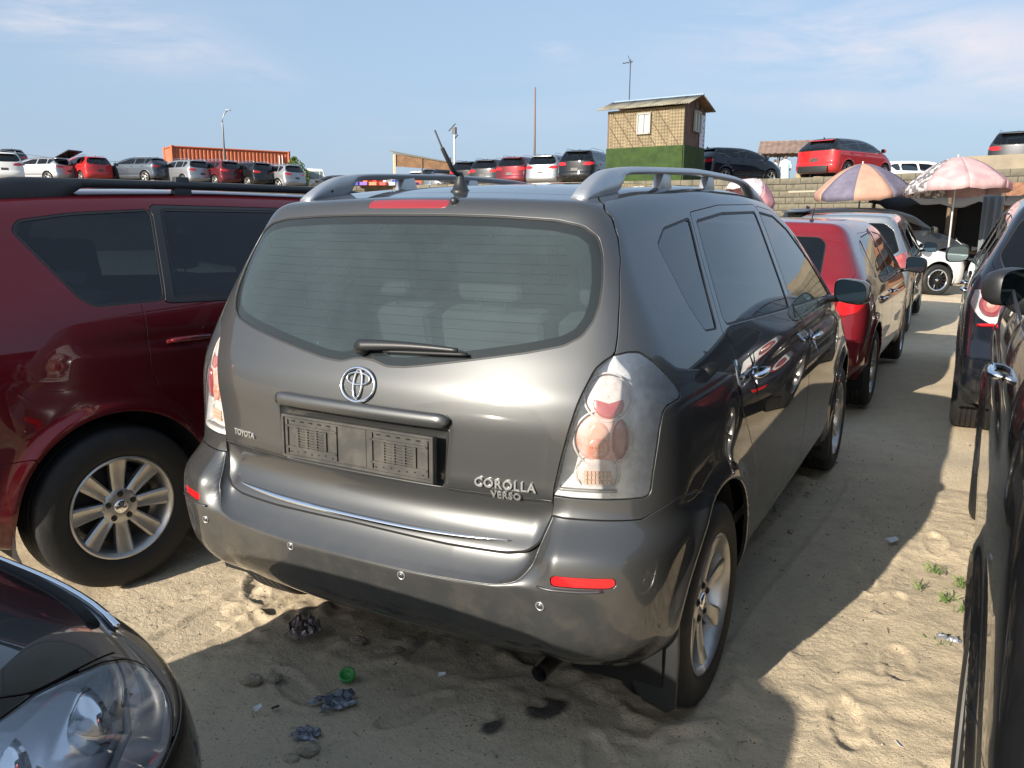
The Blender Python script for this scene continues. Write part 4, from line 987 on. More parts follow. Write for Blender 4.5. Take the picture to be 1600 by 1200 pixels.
    if rails:
        for sg in (1, -1):
            x = sg * (hw - .34); b = MB(); b.tube([(x, .55, H - .05), (x, .70, H + .035), (x, 1.0, H + .05), (x, 2.0, H + .05), (x, 2.3, H + .035), (x, 2.5, H - .04)], .017, 8); b.build('roof_rail', rails, root, smooth=True)
    if sharkfin:
        b = MB(); b.prism([(0, 0), (.13, 0), (.03, .07), (.01, .065)], -.012, .012, 'x', (0, .55 + .1, H - .04)); b.build('roof_fin', M_TRIM, root, bevel=.005)
    if mirrors:
        for sg in (1, -1): mirror_part(root, (sg * (hw - .01 + mdx), .70 * L, zb + .07), sg, pm if lod else M_TRIM if mirrors == 2 else pm, .20, .16, turn=mturn)
        for sg in (1, -1):
            for y, hz in (hy_ or ((1.18, zb - .13), (2.05, zb - .13))):
                p, n = B.side(y, hz, sg); b = MB(); b.tube([(-.09, 0, 0), (-.075, 0, .03), (.075, 0, .03), (.09, 0, 0)], .013, 8, flat=.8, up=(0, 1, 0)); o = b.build('door_handle', M_CHROME if mirrors == 2 else pm, root, smooth=True); o.matrix_local = frame_at(p, n)
    if interior:
        for x in (-.36, .36): seat(root, x, .50 * L, .5)
        seat(root, 0, .30 * L, .5, 1.2, bench=True)
        b = MB(); b.box((0, L * .42, .45), (hw * 1.6, L * .6, .05)); b.build('cabin_floor', M_INTD, root)
    return root, B
# ---------------------------------------------------------------- ground, terrace, wall
def gnoise(nx, ny, sig, seed):
    r = np.random.default_rng(seed).standard_normal((nx, ny)); kx = np.fft.fftfreq(nx)[:, None]; ky = np.fft.fftfreq(ny)[None]
    f = np.exp(-2 * (math.pi * sig) ** 2 * (kx ** 2 + ky ** 2)); o = np.real(np.fft.ifft2(np.fft.fft2(r) * f)); return o / o.std()
def sand_material():
    m = bpy.data.materials.new('sand'); m.use_nodes = True; t = m.node_tree; N = t.nodes.new; Lk = t.links.new; b = t.nodes['Principled BSDF']; b.inputs['Roughness'].default_value = .93; b.inputs['Specular IOR Level'].default_value = .25
    tcn = N('ShaderNodeTexCoord')
    def noise(sc, det=8, ro=.6):
        n = N('ShaderNodeTexNoise'); n.inputs['Scale'].default_value = sc; n.inputs['Detail'].default_value = det; n.inputs['Roughness'].default_value = ro; Lk(tcn.outputs['Object'], n.inputs['Vector']); return n
    def mr(src, a, b_, c=0., d=1.):
        r = N('ShaderNodeMapRange'); r.inputs[1].default_value = a; r.inputs[2].default_value = b_; r.inputs[3].default_value = c; r.inputs[4].default_value = d; Lk(src, r.inputs[0]); return r
    def mix(f, a, b_):
        x = N('ShaderNodeMixRGB'); Lk(f, x.inputs[0])
        for i, v in ((1, a), (2, b_)):
            if isinstance(v, tuple): x.inputs[i].default_value = (*v, 1)
            else: Lk(v, x.inputs[i])
        return x.outputs[0]
    c = mix(mr(noise(.7, 6).outputs['Fac'], .35, .65).outputs[0], (.62, .505, .345), (.53, .435, .30))
    c = mix(mr(noise(5, 9, .7).outputs['Fac'], .48, .72, 0, .75).outputs[0], c, (.42, .345, .245))
    c = mix(mr(noise(38, 6, .7).outputs['Fac'], .55, .75, 0, .6).outputs[0], c, (.30, .245, .18))
    c = mix(mr(noise(150, 3, .6).outputs['Fac'], .60, .72, 0, .7).outputs[0], c, (.50, .43, .33))
    c = mix(mr(noise(110, 2, .5).outputs['Fac'], .66, .72, 0, .9).outputs[0], c, (.07, .06, .05))
    at_ = N('ShaderNodeAttribute'); at_.attribute_name = 'damp'
    c = mix(at_.outputs['Fac'], c, (.045, .040, .034))
    Lk(c, b.inputs['Base Color'])
    bp = N('ShaderNodeBump'); bp.inputs['Distance'].default_value = .009; bp.inputs['Strength'].default_value = 1.0
    ad = N('ShaderNodeMath'); ad.operation = 'ADD'; Lk(noise(45, 8, .7).outputs['Fac'], ad.inputs[0])
    m2 = N('ShaderNodeMath'); m2.operation = 'MULTIPLY'; m2.inputs[1].default_value = .35; Lk(noise(320, 4, .6).outputs['Fac'], m2.inputs[0]); Lk(m2.outputs[0], ad.inputs[1])
    Lk(ad.outputs[0], bp.inputs['Height']); Lk(bp.outputs[0], b.inputs['Normal'])
    return m
M_SAND = sand_material()
M_DIRT = mat('terrace earth', (.26, .22, .16), .95, vary=(1.5, (.20, .17, .13), .4, .65))
def build_ground():
    h = .0125; X = np.arange(-2.3, 2.35, h); Y = np.arange(-1.2, 3.6, h); nx, ny = len(X), len(Y)
    gx, gy = np.meshgrid(X, Y, indexing='ij')
    z = .010 * gnoise(nx, ny, 34, 1) + .0045 * gnoise(nx, ny, 13, 2) + .0022 * gnoise(nx, ny, 5, 3) + .0007 * gnoise(nx, ny, 1.4, 33)
    rough = np.clip(gnoise(nx, ny, 30, 4) * .7 + .15, 0, 1.2)
    patch = np.exp(-(((gx + .60) / .40) ** 2 + ((gy - .38) / .35) ** 2)) * .75 + np.exp(-(((gx - .25) / .6) ** 2 + ((gy - .55) / .22) ** 2)) * .8 + .45 * np.exp(-(((gx - 1.35) / .3) ** 2 + ((gy - .9) / .4) ** 2))
    c = gnoise(nx, ny, 1.5, 5); clod = np.maximum(0, gnoise(nx, ny, 3.0, 6) * .8 + .45 * c - .75)
    z += (.0028 * c + .0070 * np.minimum(clod, 2.2)) * (rough * .42 + patch)
    for s_, sd, am in ((9, 61, .0065), (5, 62, .004), (2.6, 63, .0022)):
        r_ = 1 - np.abs(gnoise(nx, ny, s_, sd)); z += am * np.maximum(0, r_ - .72) * 3.6 * (rough * .3 + patch * .55)
    ridg = 1 - np.abs(gnoise(nx, ny, 12, 8)); z += .010 * np.maximum(0, ridg - .75) * 4 * (.25 + patch * .8) * .6
    def seg(x0, y0, x1, y1):
        d = np.array([x1 - x0, y1 - y0]); L = np.hypot(*d); d /= L; t = (gx - x0) * d[0] + (gy - y0) * d[1]; n = -(gx - x0) * d[1] + (gy - y0) * d[0]; return t, n, L
    # a comb-like tread print and long tyre ruts
    t, n, L = seg(-1.20, .21, -1.11, .50); z -= .008 * sstep(.024, .016, np.abs(n)) * (np.sin(t / .026 * 2 * math.pi) > 0) * ((t > 0) & (t < L))
    for (a, wd, dp) in (((.72, -1.0, .92, 5.0), .10, .007), ((-.95, -1.0, -.78, 5.0), .10, .008), ((1.15, 1.2, 1.32, 5.), .09, .005)):
        t, n, L = seg(*a); n = n + .03 * np.sin(t * 2.1)
        z += dp * (-sstep(wd, wd * .75, np.abs(n)) + .8 * np.exp(-((np.abs(n) - wd * 1.1) / .02) ** 2)); z += .0016 * np.sin(t / .038 * 2 * math.pi + 8 * np.abs(n) / wd) * sstep(wd, wd * .8, np.abs(n))
    # shoe prints
    rg = np.random.default_rng(12)
    for (px_, py_, a) in ((-.95, .62, .9), (.12, .22, -.4), (1.27, .78, .2), (1.38, 1.22, .1), (-.30, .15, 1.2), (1.2, 1.9, .3), (1.45, 2.5, .1), (1.44, .52, -.2), (.72, .25, .6), (1.05, .45, .1), (1.32, 1.7, -.2), (1.12, 2.6, .2)):
        u = (gx - px_) * math.cos(a) + (gy - py_) * math.sin(a); v = -(gx - px_) * math.sin(a) + (gy - py_) * math.cos(a)
        r = np.sqrt((u / .048) ** 2 + (v / .135) ** 2); z += -.010 * sstep(1.0, .85, r) + .006 * np.exp(-((r - 1.1) / .12) ** 2) + .002 * np.sin(v / .016 * math.pi) * sstep(.9, .7, r)
    # the wheels press in and heap sand beside them
    for (wx, wy) in ((.765, .735), (-.765, .735), (.765, 3.485)):
        r = np.sqrt(((gx - wx) / .16) ** 2 + ((gy - wy) / .24) ** 2); z += .022 * np.exp(-((r - 1.15) / .28) ** 2) * (.6 + .4 * np.clip(c, -1, 1))
    damp = np.exp(-(((gx - .47) / .060) ** 2 + ((gy - .42) / .085) ** 2) * 1.2) * (1 + .55 * c)
    damp = np.maximum(damp, .85 * np.exp(-(((gx - .36) / .035) ** 2 + ((gy - .27) / .055) ** 2)) * (1 + .6 * c))
    damp = np.clip((damp - .35) * 3, 0, .9)
    z += .004 * damp
    e = np.minimum(np.minimum(gx - X[0], X[-1] - gx), np.minimum(gy - Y[0], Y[-1] - gy)); k = sstep(0, .35, e); z = z * k + (-.004 - .022 * (1 - k)) * (1 - k) - .0
    V = np.stack([gx.ravel(), gy.ravel(), z.ravel()], 1); i = (np.arange(nx - 1)[:, None] * ny + np.arange(ny - 1)[None]).ravel()
    o = mk('sandy_ground', V, np.stack([i, i + ny, i + ny + 1, i + 1], 1), M_SAND, None, True); tag(o, kind='structure')
    at_ = o.data.attributes.new('damp', 'FLOAT', 'POINT'); at_.data.foreach_set('value', damp.ravel().astype(np.float32))
    # wide sheet reaching the horizon, finely humped near the cars
    h = .12; X = np.arange(-12, 16, h); Y = np.arange(-8, 34, h); nx, ny = len(X), len(Y); gx, gy = np.meshgrid(X, Y, indexing='ij')
    z2 = .016 * gnoise(nx, ny, 4, 21) + .010 * gnoise(nx, ny, 1.6, 22) - .006
    inside = sstep(.0, .35, np.minimum(np.minimum(gx + 2.15, 2.2 - gx), np.minimum(gy + 1.05, 3.45 - gy)))
    e = np.minimum(np.minimum(gx + 12, 16 - h - gx), np.minimum(gy + 8, 34 - h - gy)); z2 = z2 * sstep(0, 1.5, e) * (1 - inside) - .06 * inside - .004
    V = np.stack([gx.ravel(), gy.ravel(), z2.ravel()], 1); i = (np.arange(nx - 1)[:, None] * ny + np.arange(ny - 1)[None]).ravel()
    tag(mk('sandy_lane', V, np.stack([i, i + ny, i + ny + 1, i + 1], 1), M_SAND, None, True), kind='structure')
    b = MB(); b.add([(-900, -900, -.03), (900, -900, -.03), (900, 900, -.03), (-900, 900, -.03)], [(0, 1, 2, 3)]); tag(b.build('ground', M_SAND), kind='structure')
    return gx
TZ = 3.0
def gp(u, dep): p = at(u, 347, dep); return Vector((p.x, p.y, 0))
EDGE = [gp(-900, 26), gp(-100, 34), gp(480, 41), gp(700, 37), gp(1230, 30), gp(1590, 23.8), gp(2300, 18)]
def build_terrace():
    far = [EDGE[-1] + Vector((500, 100, 0)), EDGE[-1] + Vector((300, 700, 0)), EDGE[0] + Vector((-600, 600, 0)), EDGE[0] + Vector((-500, -60, 0))]
    n = len(EDGE); P = EDGE + far
    V = [(p.x, p.y, TZ) for p in P]; tag(mk('terrace_ground', V, [tuple(range(len(P)))[::1]], M_DIRT, None, False), kind='structure')
    V = [(p.x, p.y, -.2) for p in P] + [(p.x, p.y, TZ) for p in P]; m = len(P)
    mblock = mat('weathered concrete block', (.17, .152, .112), .9, bump=(18, .6, .01), vary=(.9, (.075, .070, .052), .40, .60))
    b = MB(); b.add([(v[0], v[1], v[2] - (.02 if i >= m else 0)) for i, v in enumerate(V)], [(i, (i + 1) % m, m + (i + 1) % m, m + i) for i in range(m)]); w = b.build('retaining_wall', mat('wall mortar', (.10, .09, .07), .95, bump=(30, .5, .01)))
    tag(w, 'grey concrete block retaining wall holding up the upper car yard behind the umbrellas', 'wall')
    # blocks one by one where the photograph shows them, the rest joined
    me = None; rest = MB(); rg = random.Random(3); cnt = 0
    vb = []
    for k in range(n - 1):
        a, c = EDGE[k], EDGE[k + 1]; d = (c - a); L = d.length; d.normalize(); nn = Vector((d.y, -d.x, 0)); 
        if (CAM_LOC - a).dot(nn) < 0: nn = -nn
        rot = Matrix((d, -nn, Vector((0, 0, 1)))).transposed()
        if k in (0, 1): continue
        for row in range(13):
            x = .235 * (row % 2); 
            while x < L - .1:
                p = a + d * (x + .225) + nn * .012 + Vector((0, 0, .115 + row * .232)); vis = False
                q = Vector((p.x - CAM_LOC.x, p.y - CAM_LOC.y, p.z - CAM_LOC.z)); dz = q.dot(_f); uu = 800 + 1275 * q.dot(_r2) / dz; vv = 600 - 1275 * q.dot(_u2) / dz
                if 1200 < uu < 1620 and vv < 400 and cnt < 290 and row > 3:
                    if me is None:
                        bb = MB(); bb.box((0, 0, 0), (.452, .05, .214)); t_ = bb.build('block', mblock, w, bevel=.008, seg=1); me = t_.data; bpy.data.objects.remove(t_)
                    o = bpy.data.objects.new('block', me); COL.objects.link(o); o.parent = w; o.location = p + nn * rg.uniform(-.008, .010); o.rotation_euler = rot.to_euler(); cnt += 1
                elif uu > 500 and uu < 2200: rest.box(p + nn * rg.uniform(-.008, .01), (.452, .05, .214), rot)
                x += .468
    o = rest.build('blocks', mblock, w); o['kind'] = 'stuff'
    # the coping beam and the raised plinth at the right end
    for k in (4,):
        a, c = EDGE[k], EDGE[k + 1]; d = (c - a).normalized(); nn = Vector((d.y, -d.x, 0)); nn = nn if (CAM_LOC - a).dot(nn) > 0 else -nn
        rot = Matrix((d, -nn, Vector((0, 0, 1)))).transposed()
        b = MB(); b.box(a + d * (c - a).length * .5 + nn * .03 + Vector((0, 0, 2.52)), ((c - a).length, .07, .07), rot); b.build('render_band', mat('pale cement band', (.30, .27, .21), .85, bump=(12, .5, .01)), w)
    # raised bank under the black car at the far right
    p0, p1 = at(1490, 347, 27.2), at(1760, 347, 24); q0, q1 = at(1490, 347, 45), at(1760, 347, 45)
    V = [(p.x, p.y, zz) for zz in (TZ - .02, 3.58) for p in (p0, p1, q1, q0)]
    tag(mk('raised_bank', V, [(0, 1, 5, 4), (1, 2, 6, 5), (2, 3, 7, 6), (3, 0, 4, 7), (4, 5, 6, 7)], M_DIRT, None, False), kind='structure')

# ---------------------------------------------------------------- things on the upper yard
def corr(p0, p1, z0, z1, name, m, parent, pitch=.28, dep=.036, flip=1):
    """a wall of vertical corrugations from p0 to p1"""
    d = p1 - p0; L = d.length; d.normalize(); nn = Vector((d.y, -d.x, 0)); nn = nn if (CAM_LOC - p0).dot(nn) > 0 else -nn; n = int(L / pitch); V = []
    for i in range(n):
        for (t, o) in ((0, 0), (.35, 0), (.5, -dep), (.85, -dep)): 
            q = p0 + d * (L * (i + t) / n) + nn * o; V += [(q.x, q.y, z0), (q.x, q.y, z1)]
    V += [(p1.x, p1.y, z0), (p1.x, p1.y, z1)]
    return fixn(mk(name, V, [(2 * i, 2 * i + 2, 2 * i + 3, 2 * i + 1) for i in range(len(V) // 2 - 1)], m, parent, False))
def build_container():
    mo = mat('orange container paint', (.50, .125, .045), .6, .0, vary=(1.3, (.34, .085, .035), .42, .7)); m2 = mat('container frame paint', (.42, .10, .04), .6)
    A = gp(277, 62); Bp = gp(456, 67); d = (Bp - A).normalized(); e = Vector((-d.y, d.x, 0)); e = e if e.dot(A - Vector((CAM_LOC.x, CAM_LOC.y, 0))) > 0 else -e
    C = A + (gp(260, 46.8) - A).normalized() * 1.0; C = A + e * 2.44; D = Bp + e * 2.44
    CZ = 1.46 + (343 - 234) / 1275 * 62 - 2.6; t = empty('shipping_container', A + Vector((0, 0, CZ)), 0, 'long orange corrugated shipping container behind the row of parked cars', 'container')
    o = lambda p: p - A; z1 = 2.52
    for (nm, a, b) in (('side_panel', o(A), o(Bp)), ('end_panel', o(C), o(A))):
        x = corr(a + A, b + A, 0.1, z1, nm, mo, t); x.location = (-A.x, -A.y, 0)
    b = MB(); b.add([(*o(p).xy, z1 + .02) for p in (A, Bp, D, C)], [(0, 1, 2, 3)]); b.build('container_roof', m2, t)
    for p, q in ((A, Bp), (C, A)):
        for z in (.08, z1): b = MB(); b.tube([o(p) + Vector((0, 0, z)), o(q) + Vector((0, 0, z))], .07, 4); b.build('frame_rail', m2, t)
    for p in (A, Bp, C): b = MB(); b.box(o(p) + Vector((0, 0, z1 / 2 + .04)), (.17, .17, z1 + .10)); b.build('corner_post', m2, t)
    for i in range(2): b = MB(); q = o(Bp) - d * (.55 + .25 * i); nn = -e; b.box(q + nn * .05 + Vector((0, 0, 1.75)), (.05, .05, 1.0)); b.build('white_mark', mat('white letters', (.7, .7, .68), .8), t)
def build_hut():
    W0 = gp(948, 35.0); C0 = gp(1062, 33.0); R0 = gp(1093, 34.9); dl = (W0 - C0); dr = (R0 - C0)
    t = empty('wooden_hut', C0 + Vector((0, 0, TZ)), 0, 'small raised hut of woven bamboo and brown boards with a green skirt and corrugated roof', 'hut')
    a, b_, c = Vector((0, 0, 0)), dl, dr; d_ = dl + dr; zs, zt = 1.40, 2.92
    # woven mat wall: colours and fine relief of the weave
    mw = bpy.data.materials.new('woven bamboo matting'); mw.use_nodes = True; nt_ = mw.node_tree; N = nt_.nodes.new; Lk = nt_.links.new; bs = nt_.nodes['Principled BSDF']; bs.inputs['Roughness'].default_value = .8
    tcn = N('ShaderNodeTexCoord'); mpn = N('ShaderNodeMapping'); mpn.inputs['Rotation'].default_value = (0, R(45), 0); Lk(tcn.outputs['Object'], mpn.inputs[0])
    ch = N('ShaderNodeTexChecker'); ch.inputs['Scale'].default_value = 11; ch.inputs[1].default_value = (.20, .145, .070, 1); ch.inputs[2].default_value = (.09, .066, .033, 1); Lk(mpn.outputs[0], ch.inputs[0])
    ns = N('ShaderNodeTexNoise'); ns.inputs['Scale'].default_value = 2.5; Lk(tcn.outputs['Object'], ns.inputs[0]); x = N('ShaderNodeMixRGB'); x.blend_type = 'MULTIPLY'; x.inputs[0].default_value = .7; Lk(ch.outputs[0], x.inputs[1]); Lk(ns.outputs['Fac'], x.inputs[2])
    g = N('ShaderNodeGamma'); g.inputs[1].default_value = .75; Lk(x.outputs[0], g.inputs[0]); Lk(g.outputs[0], bs.inputs[0])
    mg = mat('green turf matting', (.030, .060, .012), .95, bump=(60, .8, .01), vary=(3, (.018, .036, .008), .4, .65)); mb = mat('brown boards', (.13, .075, .05), .75, vary=(3, (.09, .05, .035), .4, .6)); mf = mat('grey window frame', (.28, .27, .24), .6)
    def quad(nm, p, q, z0, z1, m, out=0.):
        n = Vector(((q - p).y, -(q - p).x, 0)).normalized(); n = n if (CAM_LOC - t.location - p).dot(n) > 0 else -n; b = MB()
        V = [(*(p + n * out).xy, z0), (*(q + n * out).xy, z0), (*(q + n * out).xy, z1), (*(p + n * out).xy, z1), (*(p - n * .08).xy, z0), (*(q - n * .08).xy, z0), (*(q - n * .08).xy, z1), (*(p - n * .08).xy, z1)]
        b.add(V, [(0, 1, 2, 3), (7, 6, 5, 4), (0, 4, 5, 1), (1, 5, 6, 2), (2, 6, 7, 3), (3, 7, 4, 0)]); return b.build(nm, m, t), n
    w1, n1 = quad('bamboo_wall', a, b_, zs, zt, mw); skirt1, _ = quad('green_skirt', a, b_ * 1.03, 0, zs + .02, mg, .05)
    skirt2, n2 = quad('green_skirt', a, c, 0, zs + .02, mg, .05)
    quad('back_wall', b_, d_, 0, zt, mb); quad('back_wall', c, d_, 0, zt, mb)
    nb = 9
    for i in range(nb):
        p, q = c * (i / nb + .004), c * ((i + 1) / nb - .004); quad('wall_board', p, q, zs, zt + .40 * (1 - abs(2 * (i + .5) / nb - 1)), mb, .004 * (i % 2))
    for i in range(6):
        f0 = (i + .4) / 6.6; s_ = dl * f0; e_ = dl * min(1, f0 + .30); b = MB(); k = min(1., (1 - f0) / .30); b.tube([s_ + n1 * .03 + Vector((0, 0, zs + .05)), dl * (f0 + .30 * k) + n1 * .03 + Vector((0, 0, zs + .05 + 1.4 * k))][::1], .014, 5); b.build('matting_strip', mb, w1).parent = w1
    def win(nm, base, dir_, u0, u1, z0, z1, nrm, nbar):
        p, q = base + dir_ * u0, base + dir_ * u1; L = (q - p).length; dd = (q - p).normalized(); rot = Matrix((dd, -nrm, Vector((0, 0, 1)))).transposed(); b = MB(); c_ = (p + q) / 2 + nrm * .07; zc = (z0 + z1) / 2
        for (dx, dz, sx, sz) in ((0, (z1 - z0) / 2, L, .07), (0, -(z1 - z0) / 2, L, .07), (-L / 2, 0, .07, z1 - z0 + .07), (L / 2, 0, .07, z1 - z0 + .07), (0, 0, .05, z1 - z0)): b.box(c_ + dd * dx + Vector((0, 0, zc + dz)), (sx, .07, sz), rot)
        fr = b.build(nm, mf, t)
        for s_ in (-1, 1): b = MB(); b.box(c_ - nrm * .03 + dd * s_ * L / 4 + Vector((0, 0, zc)), (L / 2 - .05, .012, z1 - z0 - .04), rot); b.build('pane', mat('pale curtained pane', (.50, .60, .60), .12, 0, .5), fr)
    win('window', a, dl, .435, .60, 1.95, 2.72, n1, 1); win('window', a, dr, .42, .72, 2.05, 2.80, n2, 1)
    b = MB(); p, q = c * .74, c * .99; b.add([(*(p + n2 * .03).xy, 1.45), (*(q + n2 * .03).xy, 1.45), (*(q + n2 * .03).xy, 2.75), (*(p + n2 * .03).xy, 2.75)], [(0, 1, 2, 3)])
    mp_ = mat('printed poster', (.62, .64, .68), .6, vary=(9, (.18, .20, .33), .50, .56)); b.build('poster', mp_, t)
    # gabled roof of corrugated sheets, ridge along the matting wall
    mr = mat('weathered asbestos roofing', (.23, .215, .165), .9, bump=(8, .3, .02), vary=(1.6, (.12, .11, .08), .42, .66)); mr2 = mat('rust brown roofing', (.24, .16, .10), .9, vary=(2, (.16, .11, .07), .4, .6))
    ov = .35; L = dl.length; dn = dl.normalized(); rn = dr.normalized(); Wd = dr.length; ns_ = 7
    for sidek, m in ((0, mr), (1, mr2)):
        for i in range(ns_):
            f0 = -ov + (L + 2.2 * ov) * i / ns_; f1 = -ov + (L + 2.2 * ov) * (i + 1) / ns_ + .03; V = []; K = 12
            for j in range(K + 1):
                s_ = f0 + (f1 - f0) * j / K; hz = .018 * math.cos(j * math.pi) + .006 * (i % 2)
                r0 = dn * s_ + rn * (Wd / 2) + Vector((0, 0, zt + .50 + hz)); e0 = dn * s_ + rn * (-ov if sidek == 0 else Wd + ov) + Vector((0, 0, zt + .02 + hz)); V += [r0, e0]
            o = mk('roof_sheet', V, [(2 * j, 2 * j + 1, 2 * j + 3, 2 * j + 2) for j in range(K)], m, t, True); sm_ = o.modifiers.new('thickness', 'SOLIDIFY'); sm_.thickness = .02
    b = MB(); b.tube([dn * (-ov) + rn * Wd / 2 + Vector((0, 0, zt + .52)), dn * (L + ov) + rn * Wd / 2 + Vector((0, 0, zt + .52))], .05, 6); b.build('ridge_cap', mat('blue grey ridge', (.22, .30, .42), .7), t)
    b = MB(); b.prism([(-.04, 0), (Wd + .04, 0), (Wd / 2, .48)], -.03, .02, 'x', (0, 0, zt)); g_ = b.build('gable_board', mb, t); g_.rotation_euler = (0, 0, math.atan2(-rn.x, rn.y)); g_.location = n2 * -.02
    # aerial pole on its own
    p = gp(977, 37.5); ta = empty('tv_aerial', p + Vector((0, 0, TZ + 4.0)), 0, 'thin television aerial pole rising above the left end of the hut roof', 'aerial')
    mm = mat('dark metal', (.08, .08, .085), .5, .6); b = MB(); b.tube([(0, 0, -3.5), (0, 0, 1.45)], .022, 6); b.build('pole', mm, ta)
    b = MB(); b.tube([(-.35, 0, 1.30), (.12, 0, 1.36)], .018, 5)
    for i in range(3): b.tube([(-.3 + .16 * i, -.16, 1.32), (-.3 + .16 * i, .16, 1.32)], .010, 4)
    b.tube([(0, 0, 1.3), (-.12, 0, 1.62)], .012, 4); b.build('antenna_rods', mm, ta)
def umbrella(u, v_top, dep, rad, cols, label, ztop, drop=.55, tilt=(0, 0), seed=1, names=None):
    p = at(u, v_top, dep); t = empty('market_umbrella', (p.x, p.y, 0), 0, label, 'umbrella', 'market umbrellas in front of the wall'); rg = random.Random(seed)
    b = MB(); b.tube([(0, 0, 0), (0, 0, ztop + .05)], .02, 10); b.build('pole', mat('white metal pole', (.45, .45, .44), .5, .3), t)
    n = 8; M = Euler((tilt[0], tilt[1], seed * .37)).to_matrix()
    for k in range(n):
        V = []; I, J = 8, 6
        for i in range(I + 1):
            r = rad * i / I; z0 = -drop * (i / I) ** 1.75
            for j in range(J + 1):
                a = 2 * math.pi * (k + j / J) / n; sc = 1 - .05 * math.sin(math.pi * j / J) * (i / I); z = z0 - .035 * math.sin(math.pi * j / J) * (i / I) ** 2
                V.append(M @ Vector((r * sc * math.cos(a), r * sc * math.sin(a), z)) + Vector((0, 0, ztop)))
        fr = []
        for j in range(J + 1):
            a = 2 * math.pi * (k + j / J) / n; sc = 1 - .05 * math.sin(math.pi * j / J) + .012 * rg.uniform(-1, 1)
            V.append(M @ Vector((rad * sc * math.cos(a), rad * sc * math.sin(a), -drop - .035 * math.sin(math.pi * j / J) - .13 - .035 * rg.random())) + Vector((0, 0, ztop)))
        F = [(i * (J + 1) + j, (i + 1) * (J + 1) + j, (i + 1) * (J + 1) + j + 1, i * (J + 1) + j + 1) for i in range(I + 1) for j in range(J)]
        o = mk('canopy_panel', V, F, cols[k % len(cols)], t, True); o.modifiers.new('cloth', 'SOLIDIFY').thickness = .004
    for k in range(n):
        a = 2 * math.pi * k / n; b = MB(); b.tube([M @ Vector((rad * i / 6 * math.cos(a), rad * i / 6 * math.sin(a), -drop * (i / 6) ** 1.75 - .02)) + Vector((0, 0, ztop)) for i in range(7)], .006, 4); b.build('rib', mat('dark metal'), t)
    return t
def person(u, dep, z, h, yaw, shirt, trous, skin_c, label, robe=True):
    p = at(u, 347, dep); t = empty('person', (p.x, p.y, z), yaw, label, 'person'); k = h / 1.75
    P = {'pel': (0, 0, .95), 'sp': (0, .02, 1.15), 'ch': (0, 0, 1.36), 'nk': (0, .0, 1.50), 'hd0': (0, .01, 1.58), 'hd': (0, .02, 1.68),
         'sl': (-.19, 0, 1.42), 'el': (-.26, .03, 1.14), 'wl': (-.24, .12, .92), 'sr': (.19, 0, 1.42), 'er': (.27, .03, 1.15), 'wr': (.22, .20, .98),
         'hl': (-.10, 0, .90), 'kl': (-.11, .03, .50), 'al': (-.11, -.02, .08), 'tl': (-.12, .14, .03), 'hr': (.10, 0, .90), 'kr': (.12, .02, .50), 'ar': (.13, -.03, .08), 'tr': (.14, .13, .03), 'fl': (-.235, .16, .84), 'fr': (.20, .27, .95)}
    E = [('pel', 'sp'), ('sp', 'ch'), ('ch', 'nk'), ('nk', 'hd0'), ('hd0', 'hd'), ('ch', 'sl'), ('sl', 'el'), ('el', 'wl'), ('wl', 'fl'), ('ch', 'sr'), ('sr', 'er'), ('er', 'wr'), ('wr', 'fr'), ('pel', 'hl'), ('hl', 'kl'), ('kl', 'al'), ('al', 'tl'), ('pel', 'hr'), ('hr', 'kr'), ('kr', 'ar'), ('ar', 'tr')]
    Rr = {'pel': .14, 'sp': .125, 'ch': .145, 'nk': .058, 'hd0': .07, 'hd': .092, 'sl': .065, 'sr': .065, 'el': .045, 'er': .045, 'wl': .032, 'wr': .032, 'fl': .030, 'fr': .030, 'hl': .095, 'hr': .095, 'kl': .062, 'kr': .062, 'al': .045, 'ar': .045, 'tl': .04, 'tr': .04}
    ks = list(P); me = bpy.data.meshes.new('body'); me.from_pydata([Vector(P[a]) * k for a in ks], [(ks.index(a), ks.index(b)) for a, b in E], []); me.materials.append(skin_c)
    o = bpy.data.objects.new('body', me); COL.objects.link(o); o.parent = t; md = o.modifiers.new('skin', 'SKIN')
    for i, a in enumerate(ks): me.skin_vertices[0].data[i].radius = (Rr[a] * k, Rr[a] * k)
    me.skin_vertices[0].data[0].use_root = True; o.modifiers.new('smooth', 'SUBSURF').levels = 2; o.modifiers['smooth'].render_levels = 2; md.use_smooth_shade = True
    # loose shirt down to the knees, with sleeves
    b = MB(); n = 20; V = []; F = []
    rings = [(1.50, .075, .07), (1.45, .20, .11), (1.36, .225, .145), (1.15, .20, .15), (.95, .215, .17), (.75, .235, .185), (.55 if robe else .85, .25, .195)]
    for (z0, rx, ry) in rings:
        for i in range(n): a = 2 * math.pi * i / n; w_ = 1 + .03 * math.sin(5 * a) * (1.5 - z0); V.append((rx * w_ * math.cos(a) * k, ry * w_ * math.sin(a) * k, z0 * k))
    for j in range(len(rings) - 1):
        for i in range(n): F.append((j * n + i, j * n + (i + 1) % n, (j + 1) * n + (i + 1) % n, (j + 1) * n + i))
    b.add(V, F); g = b.build('shirt', shirt, t, smooth=True)
    for s_ in (-1, 1): b = MB(); b.tube([Vector((s_ * .17, 0, 1.43)) * k, Vector((s_ * .255, .03, 1.18)) * k, Vector((s_ * .262, .04, 1.08)) * k], [.075 * k, .07 * k, .075 * k], 12, cap=False); b.build('sleeve', shirt, g, smooth=True)
    for s_ in (-1, 1): b = MB(); b.tube([Vector((s_ * .10, 0, .92)) * k, Vector((s_ * .115, .03, .5)) * k, Vector((s_ * .12, -.02, .1)) * k], [.11 * k, .08 * k, .07 * k], 12, cap=False); b.build('trouser_leg', trous, t, smooth=True)
    return t
